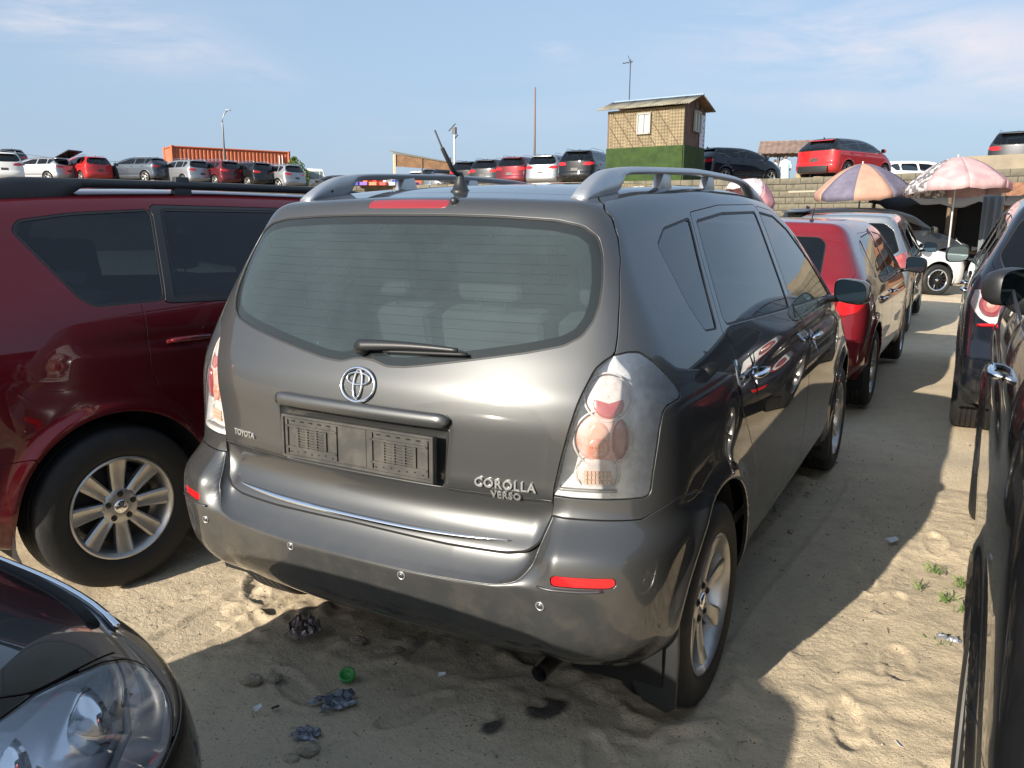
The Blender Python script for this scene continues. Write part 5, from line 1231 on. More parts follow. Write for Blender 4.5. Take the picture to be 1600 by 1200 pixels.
ORD = ['', 'first', 'second', 'third', 'fourth', 'fifth', 'sixth', 'seventh', 'eighth']
def build_yard():
    skin_c = mat('brown skin', (.10, .055, .035), .55); sh1 = mat('pale aqua cotton', (.45, .58, .60), .9); sh2 = mat('white cotton', (.62, .60, .63), .9); tr = mat('dark trousers', (.05, .05, .06), .9)
    person(1221, 41.5, TZ, 1.76, YAW - .3, sh1, tr, skin_c, 'bald person in a long pale aqua shirt standing by the open shed')
    person(1205, 42.0, TZ, 1.62, YAW + .5, sh2, tr, skin_c, 'shorter person in a white shirt half hidden behind the dark car', robe=False)
    # open shed
    wood = mat('old timber', (.17, .115, .075), .85, vary=(4, (.10, .07, .045), .4, .6)); c = gp(1236, 46); t = empty('open_shed', c + Vector((0, 0, TZ)), YAW - .35, 'open timber shed with a brown pitched roof beside the red car on the upper yard', 'shed')
    for x in (-1.55, -.9, .3, 1.3):
        for y in (-1., 1.2): b = MB(); b.tube([(x, y, 0), (x, y, 2.15)], .045, 6); b.build('post', wood, t)
    for x in (-.9, .3): b = MB(); b.tube([(x, -1, 1.5), (x + .45, -1, 2.1)], .03, 5); b.build('brace', wood, t)
    for s_ in (0, 1):
        V = []; K = 24
        for j in range(K + 1): x = -1.95 + 3.7 * j / K; hz = .015 * (-1) ** j; V += [(x * (1 if s_ else 1), .1, 2.85 + hz), (x, -1.5 if s_ == 0 else 1.7, 2.1 + hz)]
        o = mk('roof_slope', V, [(2 * j, 2 * j + 1, 2 * j + 3, 2 * j + 2) for j in range(K)], mat('brown sheet roofing', (.22, .15, .12), .85, vary=(2, (.14, .10, .08), .4, .6)), t, False); o.modifiers.new('th', 'SOLIDIFY').thickness = .03
    mbm = mat('bamboo slats', (.36, .27, .12), .8, vary=(5, (.24, .17, .07), .4, .6))
    for i in range(11): b = MB(); b.box((.1 + i * .13, -1.05, .55), (.10, .03, 1.0), Matrix.Rotation(.12, 3, 'Y')); b.build('slat', mbm, t)
    # low stall far left with timber roof
    c = gp(655, 50); t = empty('roadside_stall', c + Vector((0, 0, TZ)), YAW + .25, 'low plywood stall with a long brown lean-to roof beyond the parked cars', 'stall')
    b = MB(); b.add([(-1.6, -1, 2.25), (2.0, -1, 1.75), (2.0, 1.5, 1.9), (-1.6, 1.5, 2.55), (-1.6, -1, 2.31), (2.0, -1, 1.81), (2.0, 1.5, 1.96), (-1.6, 1.5, 2.61)], [(0, 1, 2, 3), (7, 6, 5, 4), (0, 4, 5, 1), (1, 5, 6, 2), (2, 6, 7, 3), (3, 7, 4, 0)]); b.build('stall_roof', mat('roof boards', (.20, .19, .16), .9), t)
    b = MB(); b.add([(-1.5, -.95, 1.5), (1.9, -.95, 1.35), (1.9, -.95, 1.74), (-1.5, -.95, 2.22)], [(0, 1, 2, 3)]); b.build('fascia', mat('orange brown boards', (.28, .16, .085), .85, vary=(3, (.20, .11, .06), .4, .6)), t)
    b = MB(); b.box((-1.5, -.6, 1.1), (.08, .8, 2.2)); b.build('side_board', mat('pale plywood', (.50, .42, .28), .8), t)
    for x in (-1.5, .1, 1.8): b = MB(); b.tube([(x, -.95, 0), (x, -.95, 2.1)], .05, 6); b.build('post', wood, t)
    # plastic crates in stacks
    cols = [mat('blue plastic', (.04, .10, .42), .4), mat('red plastic', (.50, .05, .04), .4), mat('violet plastic', (.16, .08, .38), .4), mat('white plastic', (.6, .6, .62), .4), mat('orange plastic', (.6, .15, .05), .4)]
    cn = {}; names = ['blue', 'red', 'violet', 'white', 'orange']; pos = ['seen under the left roof rail', 'in the colourful pile beyond the grey car', 'among the wares of the far stall', 'beside the low stall', 'on the upper yard behind the silver rail']
    for i in range(20):
        ci = (i * 7 + i // 3) % 5; u = 556 + i * 5.1; p = gp(u, 38.3 + (i % 3) * .4); b = MB(); hgt = .14 + .07 * ((i * 5) % 3)
        w_ = .17; 
        for (dx, dy, sx, sy) in ((-w_, 0, .02, .34), (w_, 0, .02, .34), (0, -w_, .34, .02), (0, w_, .34, .02)): b.box((dx, dy, hgt / 2), (sx, sy, hgt))
        for z in (.02, hgt - .03): b.box((0, -w_ - .01, z + .0), (.38, .03, .04))
        b.box((0, 0, .02), (.34, .34, .02)); o = b.build('plastic_crate', cols[ci], None); o.location = (p.x, p.y, TZ); o.rotation_euler = (0, 0, YAW + i); cn[ci] = cn.get(ci, 0) + 1; tag(o, ORD[cn[ci]] + ' ' + names[ci] + ' plastic crate from the left, seen under the silver roof rail', 'crate', 'plastic crates for sale on the upper yard')
    # lamp posts, poles, wires
    mm = mat('galvanised pole', (.22, .23, .25), .5, .5)
    p = gp(357, 62); t = empty('street_lamp', (p.x, p.y, TZ), YAW, 'tall curved street lamp rising behind the orange container', 'street lamp'); H_ = 1.46 - TZ + (347 - 186) / 1275 * 62
    b = MB(); b.tube([(0, 0, 0), (0, 0, H_ - 1.2), (-.02, 0, H_ - .9), (.05, 0, H_ - .5), (.2, 0, H_ - .2), (.45, 0, H_ + .0)], [.10, .07, .06, .055, .05, .05], 8); b.build('pole', mm, t, smooth=True); b = MB(); b.box((.5, 0, H_), (.35, .14, .08)); b.build('lamp_head', mm, t, bevel=.02); b = MB(); b.box((.2, 0, H_ - 3.7), (.28, .2, .28)); b.build('junction_box', mm, t)
    p = gp(834, 52); t = empty('tall_mast', (p.x, p.y, TZ), 0, 'single thin rust brown mast standing between the stall and the hut', 'mast'); H_ = 1.46 - TZ + (347 - 150) / 1275 * 52; b = MB(); b.tube([(0, 0, 0), (0, 0, H_)], [.09, .045], 8); b.build('pole', mat('rusty pole', (.16, .11, .09), .7), t, smooth=True)
    p = gp(711, 62); t = empty('floodlight_pole', (p.x, p.y, TZ), 0, 'pale pole with a small floodlight cluster above the low stall', 'lamp post'); H_ = 1.46 - TZ + (347 - 214) / 1275 * 62; b = MB(); b.tube([(0, 0, 0), (0, 0, H_)], .07, 8); b.build('pole', mat('pale pole', (.5, .5, .5), .6), t)
    b = MB(); b.box((0, 0, H_), (.3, .2, .5)); b.tube([(-.5, 0, H_ + .0), (.1, 0, H_ + .5)], .04, 5); b.tube([(0, 0, H_ - .6), (.3, 0, H_ - .3)], .05, 5); b.build('floodlight', mat('dark metal'), t)
    for k, (u0, v0, d0, u1, v1, d1, lb) in enumerate(((-60, 222, 60, 262, 252, 55, 'thin overhead cable sagging down to the orange container'), (455, 270, 60, 620, 283, 58, 'thin overhead cable behind the yellow truck'))):
        a, b_ = at(u0, v0, d0), at(u1, v1, d1); b = MB(); b.tube([a.lerp(b_, i / 10) - Vector((0, 0, .5 * math.sin(math.pi * i / 10))) for i in range(11)], .017, 4); tag(b.build('overhead_cable', mat('cable', (.10, .11, .13), .7)), lb, 'cable')
    # pale tarpaulin hump left of the container
    p = gp(238, 70); V = []; F = []; K = 16
    for j in range(7):
        for i in range(K + 1): a = math.pi * i / K; y = (j / 6 - .5) * 4; V.append((2.0 * math.cos(a), y, 2.75 + .55 * math.sin(a) - .25 * abs(j / 3 - 1)))
    F = [(j * (K + 1) + i, j * (K + 1) + i + 1, (j + 1) * (K + 1) + i + 1, (j + 1) * (K + 1) + i) for j in range(6) for i in range(K)]
    b = MB(); b.add(V, F); b.box((0, 0, 1.4), (3.8, 3.9, 2.7)); o = b.build('covered_lorry', mat('cream tarpaulin', (.58, .55, .44), .8), None, smooth=True); o.location = (p.x, p.y, 3.2); o.rotation_euler = (0, 0, YAW + .3); tag(o, 'cream tarpaulin top of a lorry left of the orange container', 'lorry')
def build_truck():
    p = gp(495, 72); t = empty('tipper_truck', (p.x, p.y, 3.3), YAW + .2, 'yellow truck with a white cab beyond the bush', 'truck'); s = 1.1
    yl = mat('dirty yellow paint', (.42, .27, .05), .6, vary=(2, (.25, .17, .05), .4, .6)); wh = mat('white cab paint', (.62, .62, .60), .5)
    b = MB(); b.prism([(-.9, 1.0), (.9, 1.0), (.95, 1.7), (.7, 2.55), (-.7, 2.6), (-.9, 1.7)], -.95, .95, 'y', (0, 0, -.2)); b.build('cab', wh, t, bevel=.06)
    b = MB(); b.box((-.0, -.98, 1.85), (1.25, .04, .6)); b.build('windscreen', mat('dim glass', (.12, .17, .18), .1, 0, 1), t)
    for x in (-.45, .45): b = MB(); b.box((x, -1.0, 1.85), (.05, .06, .62)); b.build('pillar', wh, t)
    b = MB(); b.box((-.3, 0, .75), (2.2, 2.1, .5)); b.build('bumper_frame', yl, t, bevel=.04); b = MB(); b.box((-1.3, .4, 1.3), (.6, 1.6, .9)); b.build('body_side', yl, t, bevel=.04)
    for x in (-.8, .8): b = MB(); b.lathe([(-.15, .1), (-.15, .45), (.15, .45), (.15, .1)], 20, 'x', (x, -.6, .45)); b.build('wheel', M_TYRE, t, smooth=True)
def build_bush():
    p = gp(464, 60); t = empty('bush', (p.x, p.y, 3.30), 0, 'pale green leafy bush at the right end of the orange container', 'bush'); rg = random.Random(5)
    b = MB()
    for i in range(7): a = rg.random() * 6.28; b.tube([(0, 0, 0), (.15 * math.cos(a), .15 * math.sin(a), .8), (.5 * math.cos(a), .5 * math.sin(a), 1.5 + rg.random() * .6)], [.04, .03, .012], 5)
    b.build('stems', mat('bark', (.10, .08, .05), .9), t)
    for c, nm, col in ((0, 'foliage', (.09, .15, .03)), (1, 'foliage', (.16, .22, .05))):
        V = []; F = []
        for i in range(1500):
            h_ = rg.random(); r = (1.0 * math.sin(math.pi * min(1, h_ * .85 + .15)) + .1) * rg.random() ** .4; a = rg.random() * 6.28; q = Vector((r * math.cos(a), r * math.sin(a), (.1 + 2.3 * h_) + .15 * math.sin(a * 3)))
            if math.sin(q.x * 6 + 1) * math.sin(q.y * 5) * math.sin(q.z * 6 + c) > .25: continue
            M = Euler((rg.random() * 6, rg.random() * 6, rg.random() * 6)).to_matrix(); s = rg.uniform(.07, .13); k = len(V)
            V += [q + M @ Vector(v) * s for v in ((-1, 0, 0), (0, -.45, .1), (1, 0, 0), (0, .45, .1))]; F.append((k, k + 1, k + 2, k + 3))
        o = mk(nm, V, F, mat('leaf green %d' % c, col, .7), t, False); o['kind'] = 'stuff'
def build_market():
    pu = mat('faded violet cloth', (.105, .095, .14), .9, vary=(3, (.15, .135, .18), .4, .6)); pe = mat('faded peach cloth', (.42, .25, .18), .9, vary=(3, (.34, .20, .15), .4, .6)); pk = mat('faded pink cloth', (.46, .31, .31), .9, vary=(4, (.36, .23, .24), .4, .6)); pr = mat('printed grey cloth', (.12, .11, .12), .9, vary=(9, (.52, .48, .48), .48, .53)); wt = mat('dirty white cloth', (.55, .48, .50), .9, vary=(4, (.40, .25, .28), .5, .62)); rd = mat('faded rose cloth', (.45, .22, .25), .9)
    umbrella(1348, 259, 19.5, 1.10, [pu, pe], 'umbrella with violet and peach panels left of the pink one', 2.83, .62, (.05, -.10), seed=2)
    umbrella(1497, 250, 17.5, 1.06, [pk, pr, pk, pk, rd, pk, pk, pr], 'pink umbrella with one printed grey panel over the dark stall', 2.84, .60, (0.02, .08), seed=7)
    umbrella(1187, 283, 19., .62, [wt, rd, wt, wt], 'small whitish umbrella drooping just beyond the grey roof', 2.38, .46, (.25, .55), seed=4)
    # dark stall below the pink umbrella
    c = gp(1490, 20.5); t = empty('market_stall', (c.x, c.y, 0), YAW - .55, 'dark tarpaulin stall full of goods beneath the pink umbrella', 'stall'); tarp = mat('black tarpaulin', (.018, .018, .02), .8, bump=(6, .8, .03)); wood = mat('old timber')
    V = []; K, J = 14, 8; rg = random.Random(9)
    for i in range(K + 1):
        for j in range(J + 1): V.append((-1.9 + 3.8 * i / K, -.9 + 2.4 * j / J, 2.22 - .18 * math.sin(3.0 * i / K * math.pi) ** 2 - (.35 if j == 0 else 0) * (.6 + .5 * rg.random()) + .04 * rg.random()))
    o = mk('tarpaulin_roof', V, [(i * (J + 1) + j, i * (J + 1) + j + 1, (i + 1) * (J + 1) + j + 1, (i + 1) * (J + 1) + j) for i in range(K) for j in range(J)], tarp, t, True); o.modifiers.new('th', 'SOLIDIFY').thickness = .01
    for x in (-1.8, -.1, 1.0, 1.8):
        for y in (-.8, 1.4): b = MB(); b.tube([(x, y, 0), (x + .03, y, 2.2)], .045, 7); b.build('post', wood, t)
    b = MB(); b.box((0, 1.45, 1.1), (3.7, .04, 2.2)); b.build('back_sheet', tarp, t)
    b = MB(); b.box((-.2, .3, .72), (2.2, .9, .06)); 
    for x in (-1.2, .8):
        for y in (-.1, .7): b.box((x, y, .36), (.06, .06, .7))
    b.build('table', wood, t)
    gd = [mat('blue plastic'), mat('orange plastic'), mat('white plastic'), mat('yellow plastic', (.5, .32, .03), .4), mat('green plastic', (.05, .22, .08), .4), mat('grey bag cloth', (.16, .16, .17), .9)]
    cn2 = {}; lab = ['blue', 'orange', 'white', 'yellow', 'green', 'grey']
    for i in range(16):
        k = [3, 5, 2, 3, 5, 4, 1, 5, 0, 5, 2, 3, 5, 1, 4, 5][i]; x = -1.5 + .19 * i; hgt = .16 + .2 * rg.random(); b = MB(); r0 = .07 + .05 * rg.random(); zz = .76 if i < 10 else 0.0
        b.lathe([(0, 0), (0, r0 * .9), (hgt * .7, r0), (hgt * .85, r0 * .5), (hgt, r0 * .35), (hgt, 0)], 12, 'z'); o = b.build('goods_container', gd[k], None, smooth=True)
        q = Euler((0, 0, YAW - .55)).to_matrix() @ Vector((x, .1 + .3 * rg.random(), 0)); o.location = (c.x + q.x, c.y + q.y, zz); cn2[k] = cn2.get(k, 0) + 1; tag(o, ORD[cn2[k]] + ' ' + lab[k] + ' container from the left among the goods in the dark stall', 'container', 'goods in the dark market stall')
    # hanging jeans-grey cloth at the right of the stall
    p = gp(1549, 18.6); V = []; K = 18
    for i in range(K + 1):
        for j in range(10): a = i / K; V.append(((a - .5) * .42, .05 * math.sin(a * 19 + j * .2) + .03 * math.sin(a * 7), 2.05 - 1.55 * j / 9))
    o = mk('hanging_cloth', V, [(i * 10 + j, i * 10 + j + 1, (i + 1) * 10 + j + 1, (i + 1) * 10 + j) for i in range(K) for j in range(9)], mat('grey blue cloth', (.13, .15, .17), .9), None, True); o.location = p; o.rotation_euler = (0, 0, YAW - .4); tag(o, 'grey blue cloth hanging beside the dark stall at the right', 'cloth'); o.modifiers.new('th', 'SOLIDIFY').thickness = .006
    # brown board standing right of it
    p = gp(1590, 19.5); b = MB(); b.box((0, 0, 1.25), (.9, .05, 2.3)); o = b.build('rusty_sheet', mat('rusty orange sheet', (.28, .13, .07), .85, vary=(5, (.16, .08, .05), .4, .6))); o.location = p; o.rotation_euler = (0, 0, YAW - .4); tag(o, 'rusty reddish metal sheet standing at the far right of the stall', 'metal sheet')
# ---------------------------------------------------------------- cars in the lane
def build_lane_cars():
    G = 'cars parked in the sandy lane'
    # dark red one at the left, its right side to the camera
    yaw = R(-10); c = Vector((-1.405, .375, 0)); n = Vector((math.cos(yaw), math.sin(yaw), 0)); h_ = Vector((-math.sin(yaw), math.cos(yaw), 0)); hw = .89
    root = c - n * (hw - .02) - h_ * .85
    sd = [('quarter_glass', [(.625, 1.415), (.66, 1.455), (.86, 1.483), (1.195, 1.503), (1.115, 1.130), (.83, 1.125), (.78, 1.16)]),
          ('rear_door_glass', [(1.225, 1.503), (1.95, 1.500), (2.0, 1.11), (1.15, 1.138)]), ('front_door_glass', [(2.02, 1.498), (2.5, 1.46), (2.85, 1.33), (3.3, 1.09), (2.06, 1.11)])]
    t, B = car('estate_car', 'dark red estate with black roof rails and eight-spoke wheel at the left', root, yaw, 4.42, hw, 1.60, 'suv', P_RED, G, h=.018, lod=0, zb=1.10, side=sd, yw=(.85, 3.50), tr=.330, rr=.206, wn=8, ww=(.044, .072), extra=lambda B: B.panel('window_frame', 'S', [(1.190, 1.518), (2.03, 1.510), (2.06, 1.096), (1.108, 1.122)], M_TRIM, r=.012), spoiler=False, sharkfin=False, mirrors=1, spec=None, gl=G_DARK, arch=.385, wst=1)
    bl = mat('matt black rail', (.018, .020, .024), .45)
    for sg in (1, -1):
        x = sg * .545; b = MB(); Y = np.r_[np.linspace(.50, .95, 8), np.linspace(1.0, 2.1, 10), np.linspace(2.15, 2.75, 9)]; V = []; K = 12
        for y in Y:
            g = 1.530 + .01 * min(1, (y - .5)); t0 = min(1, (y - .48) / .25); t1 = min(1, (2.78 - y) / .65); top = g + .082 * math.sin(math.pi / 2 * max(0, t0)) ** .7 * math.sin(math.pi / 2 * max(0, t1)); foot = float(np.clip(sstep(.95, .82, np.array(y)) + sstep(2.45, 2.6, np.array(y)), 0, 1)); bot = (top - .036) * (1 - foot) + (g - .04) * foot
            for k in range(K): a = 2 * math.pi * k / K; V.append((x + .022 * math.copysign(abs(math.cos(a)) ** .6, math.cos(a)), y, (top + bot) / 2 + (top - bot) / 2 * math.copysign(abs(math.sin(a)) ** .6, math.sin(a))))
        n_ = len(Y); rl = fixn(mk('roof_rail', V, [(i * K + k, (i + 1) * K + k, (i + 1) * K + (k + 1) % K, i * K + (k + 1) % K) for i in range(n_ - 1) for k in range(K)], bl, t))
        b = MB(); b.prism([(-.05, -.03), (.05, -.03), (.03, .08), (-.03, .08)], -.018, .018, 'x', (x, 1.38, 1.56)); b.build('rail_support', bl, rl, bevel=.006)
    # near black one behind the camera's left: bonnet corner and headlamp
    L, hw = 4.4, .86; sh = gshape(L, hw, 1.44, 'sedan', .92, yw=(.95, 3.52)); rt = empty('saloon_car', (-.24, -.635 - L, .05), 0, 'black car nosing in at the lower left, bonnet corner and clear headlamp', 'car', G)
    sh.Yf = sm1([(.1, L - .10), (.35, L - .01), (.55, L), (.66, L - .03), (.76, L - .13), (.95, L - .45)], .02); sh.T = sm1([(-.3, .96), (.5, .99), (1.45, 1.38), (1.9, 1.44), (2.3, 1.43), (2.75, 1.34), (3.35, 1.03), (3.9, .94), (4.15, .88), (L, .78)], .05)
    B = CarBuilder(rt, sh, P_BLACK, h=.016, gap=.003)
    for yc in (.95, 3.52): B.arch(yc, .33, .37)
    B.window('windscreen', 'F', [(0, 1.34), (.5, 1.31), (.66, .99), (0, 1.0)], G_SIDE, r=.02)
    B.window('rear_glass', 'T', [(0, .82), (.50, .84), (.46, 1.38), (0, 1.40)], G_SIDE, r=.03)
    for nm, o in [('rear_door_glass', [(.95, 1.10), (1.35, 1.30), (2.0, 1.34), (2.02, .98), (1.0, 1.0)]), ('front_door_glass', [(2.08, 1.34), (2.6, 1.27), (3.2, .97), (2.10, .98)])]: B.window(nm, 'S', o, G_SIDE, r=.014)
    hl = [(1.36, .838), (1.213, .826), (1.10, .811), (1.01, .793), (.908, .771), (.834, .744), (.800, .716), (.83, .690), (.90, .672), (1.0, .655), (1.10, .652), (1.22, .68), (1.33, .76)]
    lam = B.lamp('headlamp', 'D', hl, G_HEAD, r=.010, depth=.07, housing=M_HREF)
    B.panel('bonnet', 'T', [(0, L - .075), (.36, L - .105), (.50, L - .150), (.575, L - .205), (.640, L - .33), (.690, L - .43), (.72, L - .56), (.73, L - .80), (.73, L - 1.05), (0, L - 1.08)], r=.012)
    B.panel('front_bumper', 'D', lambda sk: np.maximum(sk.V[:, 2] - .655, (L - .62) - sk.V[:, 1]), sides=False)
    B.finish()
    for lp, sg in zip(lam, (1, -1)):
        for (x, y, z, r_) in ((.655, L - .34, .715, .050), (.700, L - .47, .745, .038)):
            b = MB(); b.lathe([(-.05, r_ * .3), (-.045, r_ * .6), (-.01, r_ * .95), (.012, r_), (.012, r_ * .92), (-.03, r_ * .5), (-.04, .0)], 24, 'y', (x * sg, y, z)); b.build('lamp_bowl', M_CHROME, lp, smooth=True)
        for i in range(9):
            b = MB(); x = .62 + .013 * i; b.tube([(x * sg, L - .235 - .024 * i, .690 - .001 * i), (x * sg * .975, L - .30 - .026 * i, .752 + .004 * i)], .0028, 6); b.build('reflector_rib', M_CHROME, lp, smooth=True)
        b = MB(); b.tube([(.60 * sg, L - .235, .705), (.68 * sg, L - .29, .675), (.735 * sg, L - .36, .672), (.765 * sg, L - .46, .70)], .006, 8); b.build('lamp_trim', M_LGREY, lp, smooth=True)
    # bright rail and dark grille slot along the nose, ahead of the bonnet edge
    for off, r_, m_, nm in ((.004, .012, M_GAP, 'grille_slot'), (.012, .0075, M_CHROME, 'grille_rail')):
        pts = []
        for i in range(21):
            x = -.50 + 1.0 * i / 20; p = sh.cast(np.array([[x, L + .3, .765 - (.025 if off > .01 else 0)]]), np.array([[x, L * .6, .765 - (.025 if off > .01 else 0)]])); n_ = sh.grad(p)[0]; pts.append(Vector(p[0]) + Vector(n_) * (off - .006))
        b = MB(); b.tube(pts, r_, 8); b.build(nm, m_, rt, smooth=True)
    b = MB(); b.box((0, 2.2, .32), (1.3, 3.2, .1)); b.build('underbody', M_GAP, rt)
    for y in (.95, 3.52):
        for sg in (1, -1): wheel(rt, (sg * (hw - .11), y, .32), sg, .32, .205, .2, n=7)
    for x in (-.36, .36): seat(rt, x, 2.0, .40)
    b = MB(); b.box((0, 2.0, .5), (1.4, 2.2, .05)); b.build('cabin_floor', M_INTD, rt)
    # right: near black car side
    t, B = car('sports_utility_car', 'glossy black car at the right edge, only its left side and wheel arch showing', (2.432, -.56, 0), R(-1.0), 4.62, .915, 1.70, 'suv', P_BLACK, G, mturn=.95, mdx=-.09, hy_=((1.60, 1.050),), h=.017, lod=0, zb=1.12, yw=(.87, 3.52), tr=.345, rr=.225, mirrors=2, arch=.40, flare=.016)
    clear_tail = [(.60, .84), (.68, 1.02), (.9, 1.05), (1.18, 1.04), (1.22, .95), (1.05, .86), (.86, .80)]
    t, B = car('sports_utility_car', 'blue-black car ahead on the right with ringed clear and red tail lamp', (2.37, 4.22, 0), R(0), 4.6, .92, 1.68, 'suv', P_BLACK2, G, h=.024, lod=0, zb=1.10, tail=clear_tail, lens=G_LENS, mirrors=2, rails=None, tr=.35, rr=.22, arch=.40, yw=(.90, 3.55))
    for lp in [c for c in children(t) if c.name.startswith('tail_lamp')]:
        sg = 1 if sum(v.co.x for v in lp.data.vertices) > 0 else -1
        p, n = B.surf(.80, .955); p.x *= sg; n.x *= sg
        for r_, m, off in ((.082, M_CRIM, -.020), (.060, M_PINKL, -.016), (.030, M_PALE, -.012)):
            b = MB(); b.lathe([(-.01, r_), (.0, r_), (.008, r_ * .8), (.01, 0)], 24, 'z'); o = b.build('lamp_ring', m, lp, smooth=True); o.matrix_local = frame_at(p, n, off=off)
        b = MB(); pts = []
        for i in range(8): q, nq = B.surf(.60 + .26 * i / 7, .845 - .03 * (i / 7)); pts.append(Vector((q.x * sg, q.y - .002, q.z)))
        b.tube(pts, .012, 6); b.build('red_strip', M_REDL, lp, smooth=True)
    for sg in (1, -1):
        p, n = B.surf(.74, .50); b = MB(); b.box((0, 0, 0), (.10, .06, .01)); p.x *= sg; n.x *= sg; o = b.build('bumper_reflector', M_REDL, t, bevel=.004); o.matrix_local = frame_at(p, n, off=.002)
    # ahead of the grey car: red hatchback, then silver one
    t, B = car('hatchback_car', 'cherry red hatchback with sloping tail just ahead of the grey car', (-.02, 4.72, 0), R(-1), 4.36, .885, 1.50, 'hatch', P_CHERRY, G, h=.022, lod=0, zb=.97, slope=.42, rear_out=[(0, 1.36), (.44, 1.35), (.50, 1.30), (.52, 1.06), (.46, 1.02), (0, 1.0)], yw=(.80, 3.40), tr=.315, rr=.21, sharkfin=False, spoiler=False, mirrors=2, wn=9, arch=.36,
        tail=[(.80, .80), (.86, .93), (1.02, .955), (1.13, .92), (1.14, .86), (1.02, .80), (.88, .775)], side=[('quarter_glass', [(.80, 1.22), (.92, 1.30), (1.04, 1.33), (1.0, 1.01), (.86, 1.04)]), ('rear_door_glass', [(1.09, 1.345), (1.80, 1.385), (1.84, 1.0), (1.06, 1.01)]), ('front_door_glass', [(1.88, 1.385), (2.3, 1.36), (2.65, 1.25), (3.2, 1.0), (1.92, 1.0)])])
    b = MB(); a0 = Vector((.32, .78, 1.452)); b.lathe([(0, .03), (.012, .026), (.03, .010)], 14, 'z', a0); b.tube([a0 + Vector((0, 0, .025)), a0 + Vector((.03, -.05, .15))], .004, 6); b.build('aerial', M_TRIM, t, smooth=True)
    t, B = car('hatchback_car', 'silver hatchback with a large clear rear window, third in the line', (-.03, 9.80, 0), R(0), 4.3, .885, 1.60, 'hatch', P_SILVER, G, h=.03, lod=0, zb=1.02, slope=.26, yw=(.85, 3.5), tr=.32, mirrors=2, sharkfin=False, spoiler=False, gl=G_SIDE, arch=.37,
        tail=[(.55, .82), (.62, .98), (.9, 1.04), (1.12, 1.10), (1.20, 1.06), (1.12, .92), (.95, .82)], lens=M_PINKL, rear_out=[(0, 1.46), (.50, 1.45), (.62, 1.36), (.72, 1.10), (.64, 1.04), (.3, 1.03), (0, 1.03)])
    p = gp(1475, 16.3)
    yw_ = YAW - R(83)
    hd = Vector((-math.sin(yw_), math.cos(yw_), 0)); n = Vector((math.cos(yw_), math.sin(yw_), 0)); root = Vector((p.x, p.y, 0)) - hd * 3.45 - n * .86
    t, B = car('saloon_car', 'white car parked crosswise with black multi-spoke wheels', root, yw_, 4.3, .87, 1.40, 'sedan', P_WHITE, G, h=.035, lod=0, zb=.90, yw=(.85, 3.45), tr=.315, rr=.22, wn=14, mirrors=2, spoiler=False, sharkfin=False, tail=[(.55, .72), (.62, .84), (.9, .86), (1.1, .84), (1.08, .74)],
        side=[('rear_door_glass', [(1.0, 1.08), (1.4, 1.27), (1.95, 1.31), (2.0, .95), (1.05, .96)]), ('front_door_glass', [(2.04, 1.31), (2.55, 1.25), (3.15, .96), (2.06, .95)])])
    blk = mat('black alloy rim', (.012, .012, .013), .3, .4)
    for w_ in children(t):
        if w_.name.startswith('wheel') and not w_.name.startswith('wheel_well'):
            for r_ in children(w_):
                if r_.name.startswith('rim'): r_.data.materials[0] = blk
            b = MB(); b.lathe([(.100, .222), (.108, .222), (.108, .196), (.098, .190)], 40, 'x'); b.build('rim_lip', M_CHROME, w_, smooth=True)
    yw_ = YAW - R(78); hd = Vector((-math.sin(yw_), math.cos(yw_), 0)); n = Vector((math.cos(yw_), math.sin(yw_), 0)); p = gp(1490, 18.9); root = Vector((p.x, p.y, 0)) - hd * 3.9 - n * .9 + Vector((0, 0, .12))
    t, B = car('sports_utility_car', 'dark long car parked crosswise behind the white one, clear headlamp showing', root, yw_, 4.75, .92, 1.68, 'suv', P_CHARCOAL, G, h=.04, lod=0, zb=1.10, yw=(.95, 3.75), tr=.35, mirrors=1, arch=.40)
    for sg in (1, -1):
        V = []; 
        pts = [B.side(y, z, sg) for (y, z) in ((4.05, .93), (4.25, .97), (4.45, .90), (4.42, .82), (4.2, .84))]
        V = [p_ + n_ * .012 for p_, n_ in pts]; b = MB(); b.add(V, [(0, 1, 2, 3, 4)]); b.tube(V + [V[0]], .012, 6); o = b.build('headlamp', M_LREF, t)
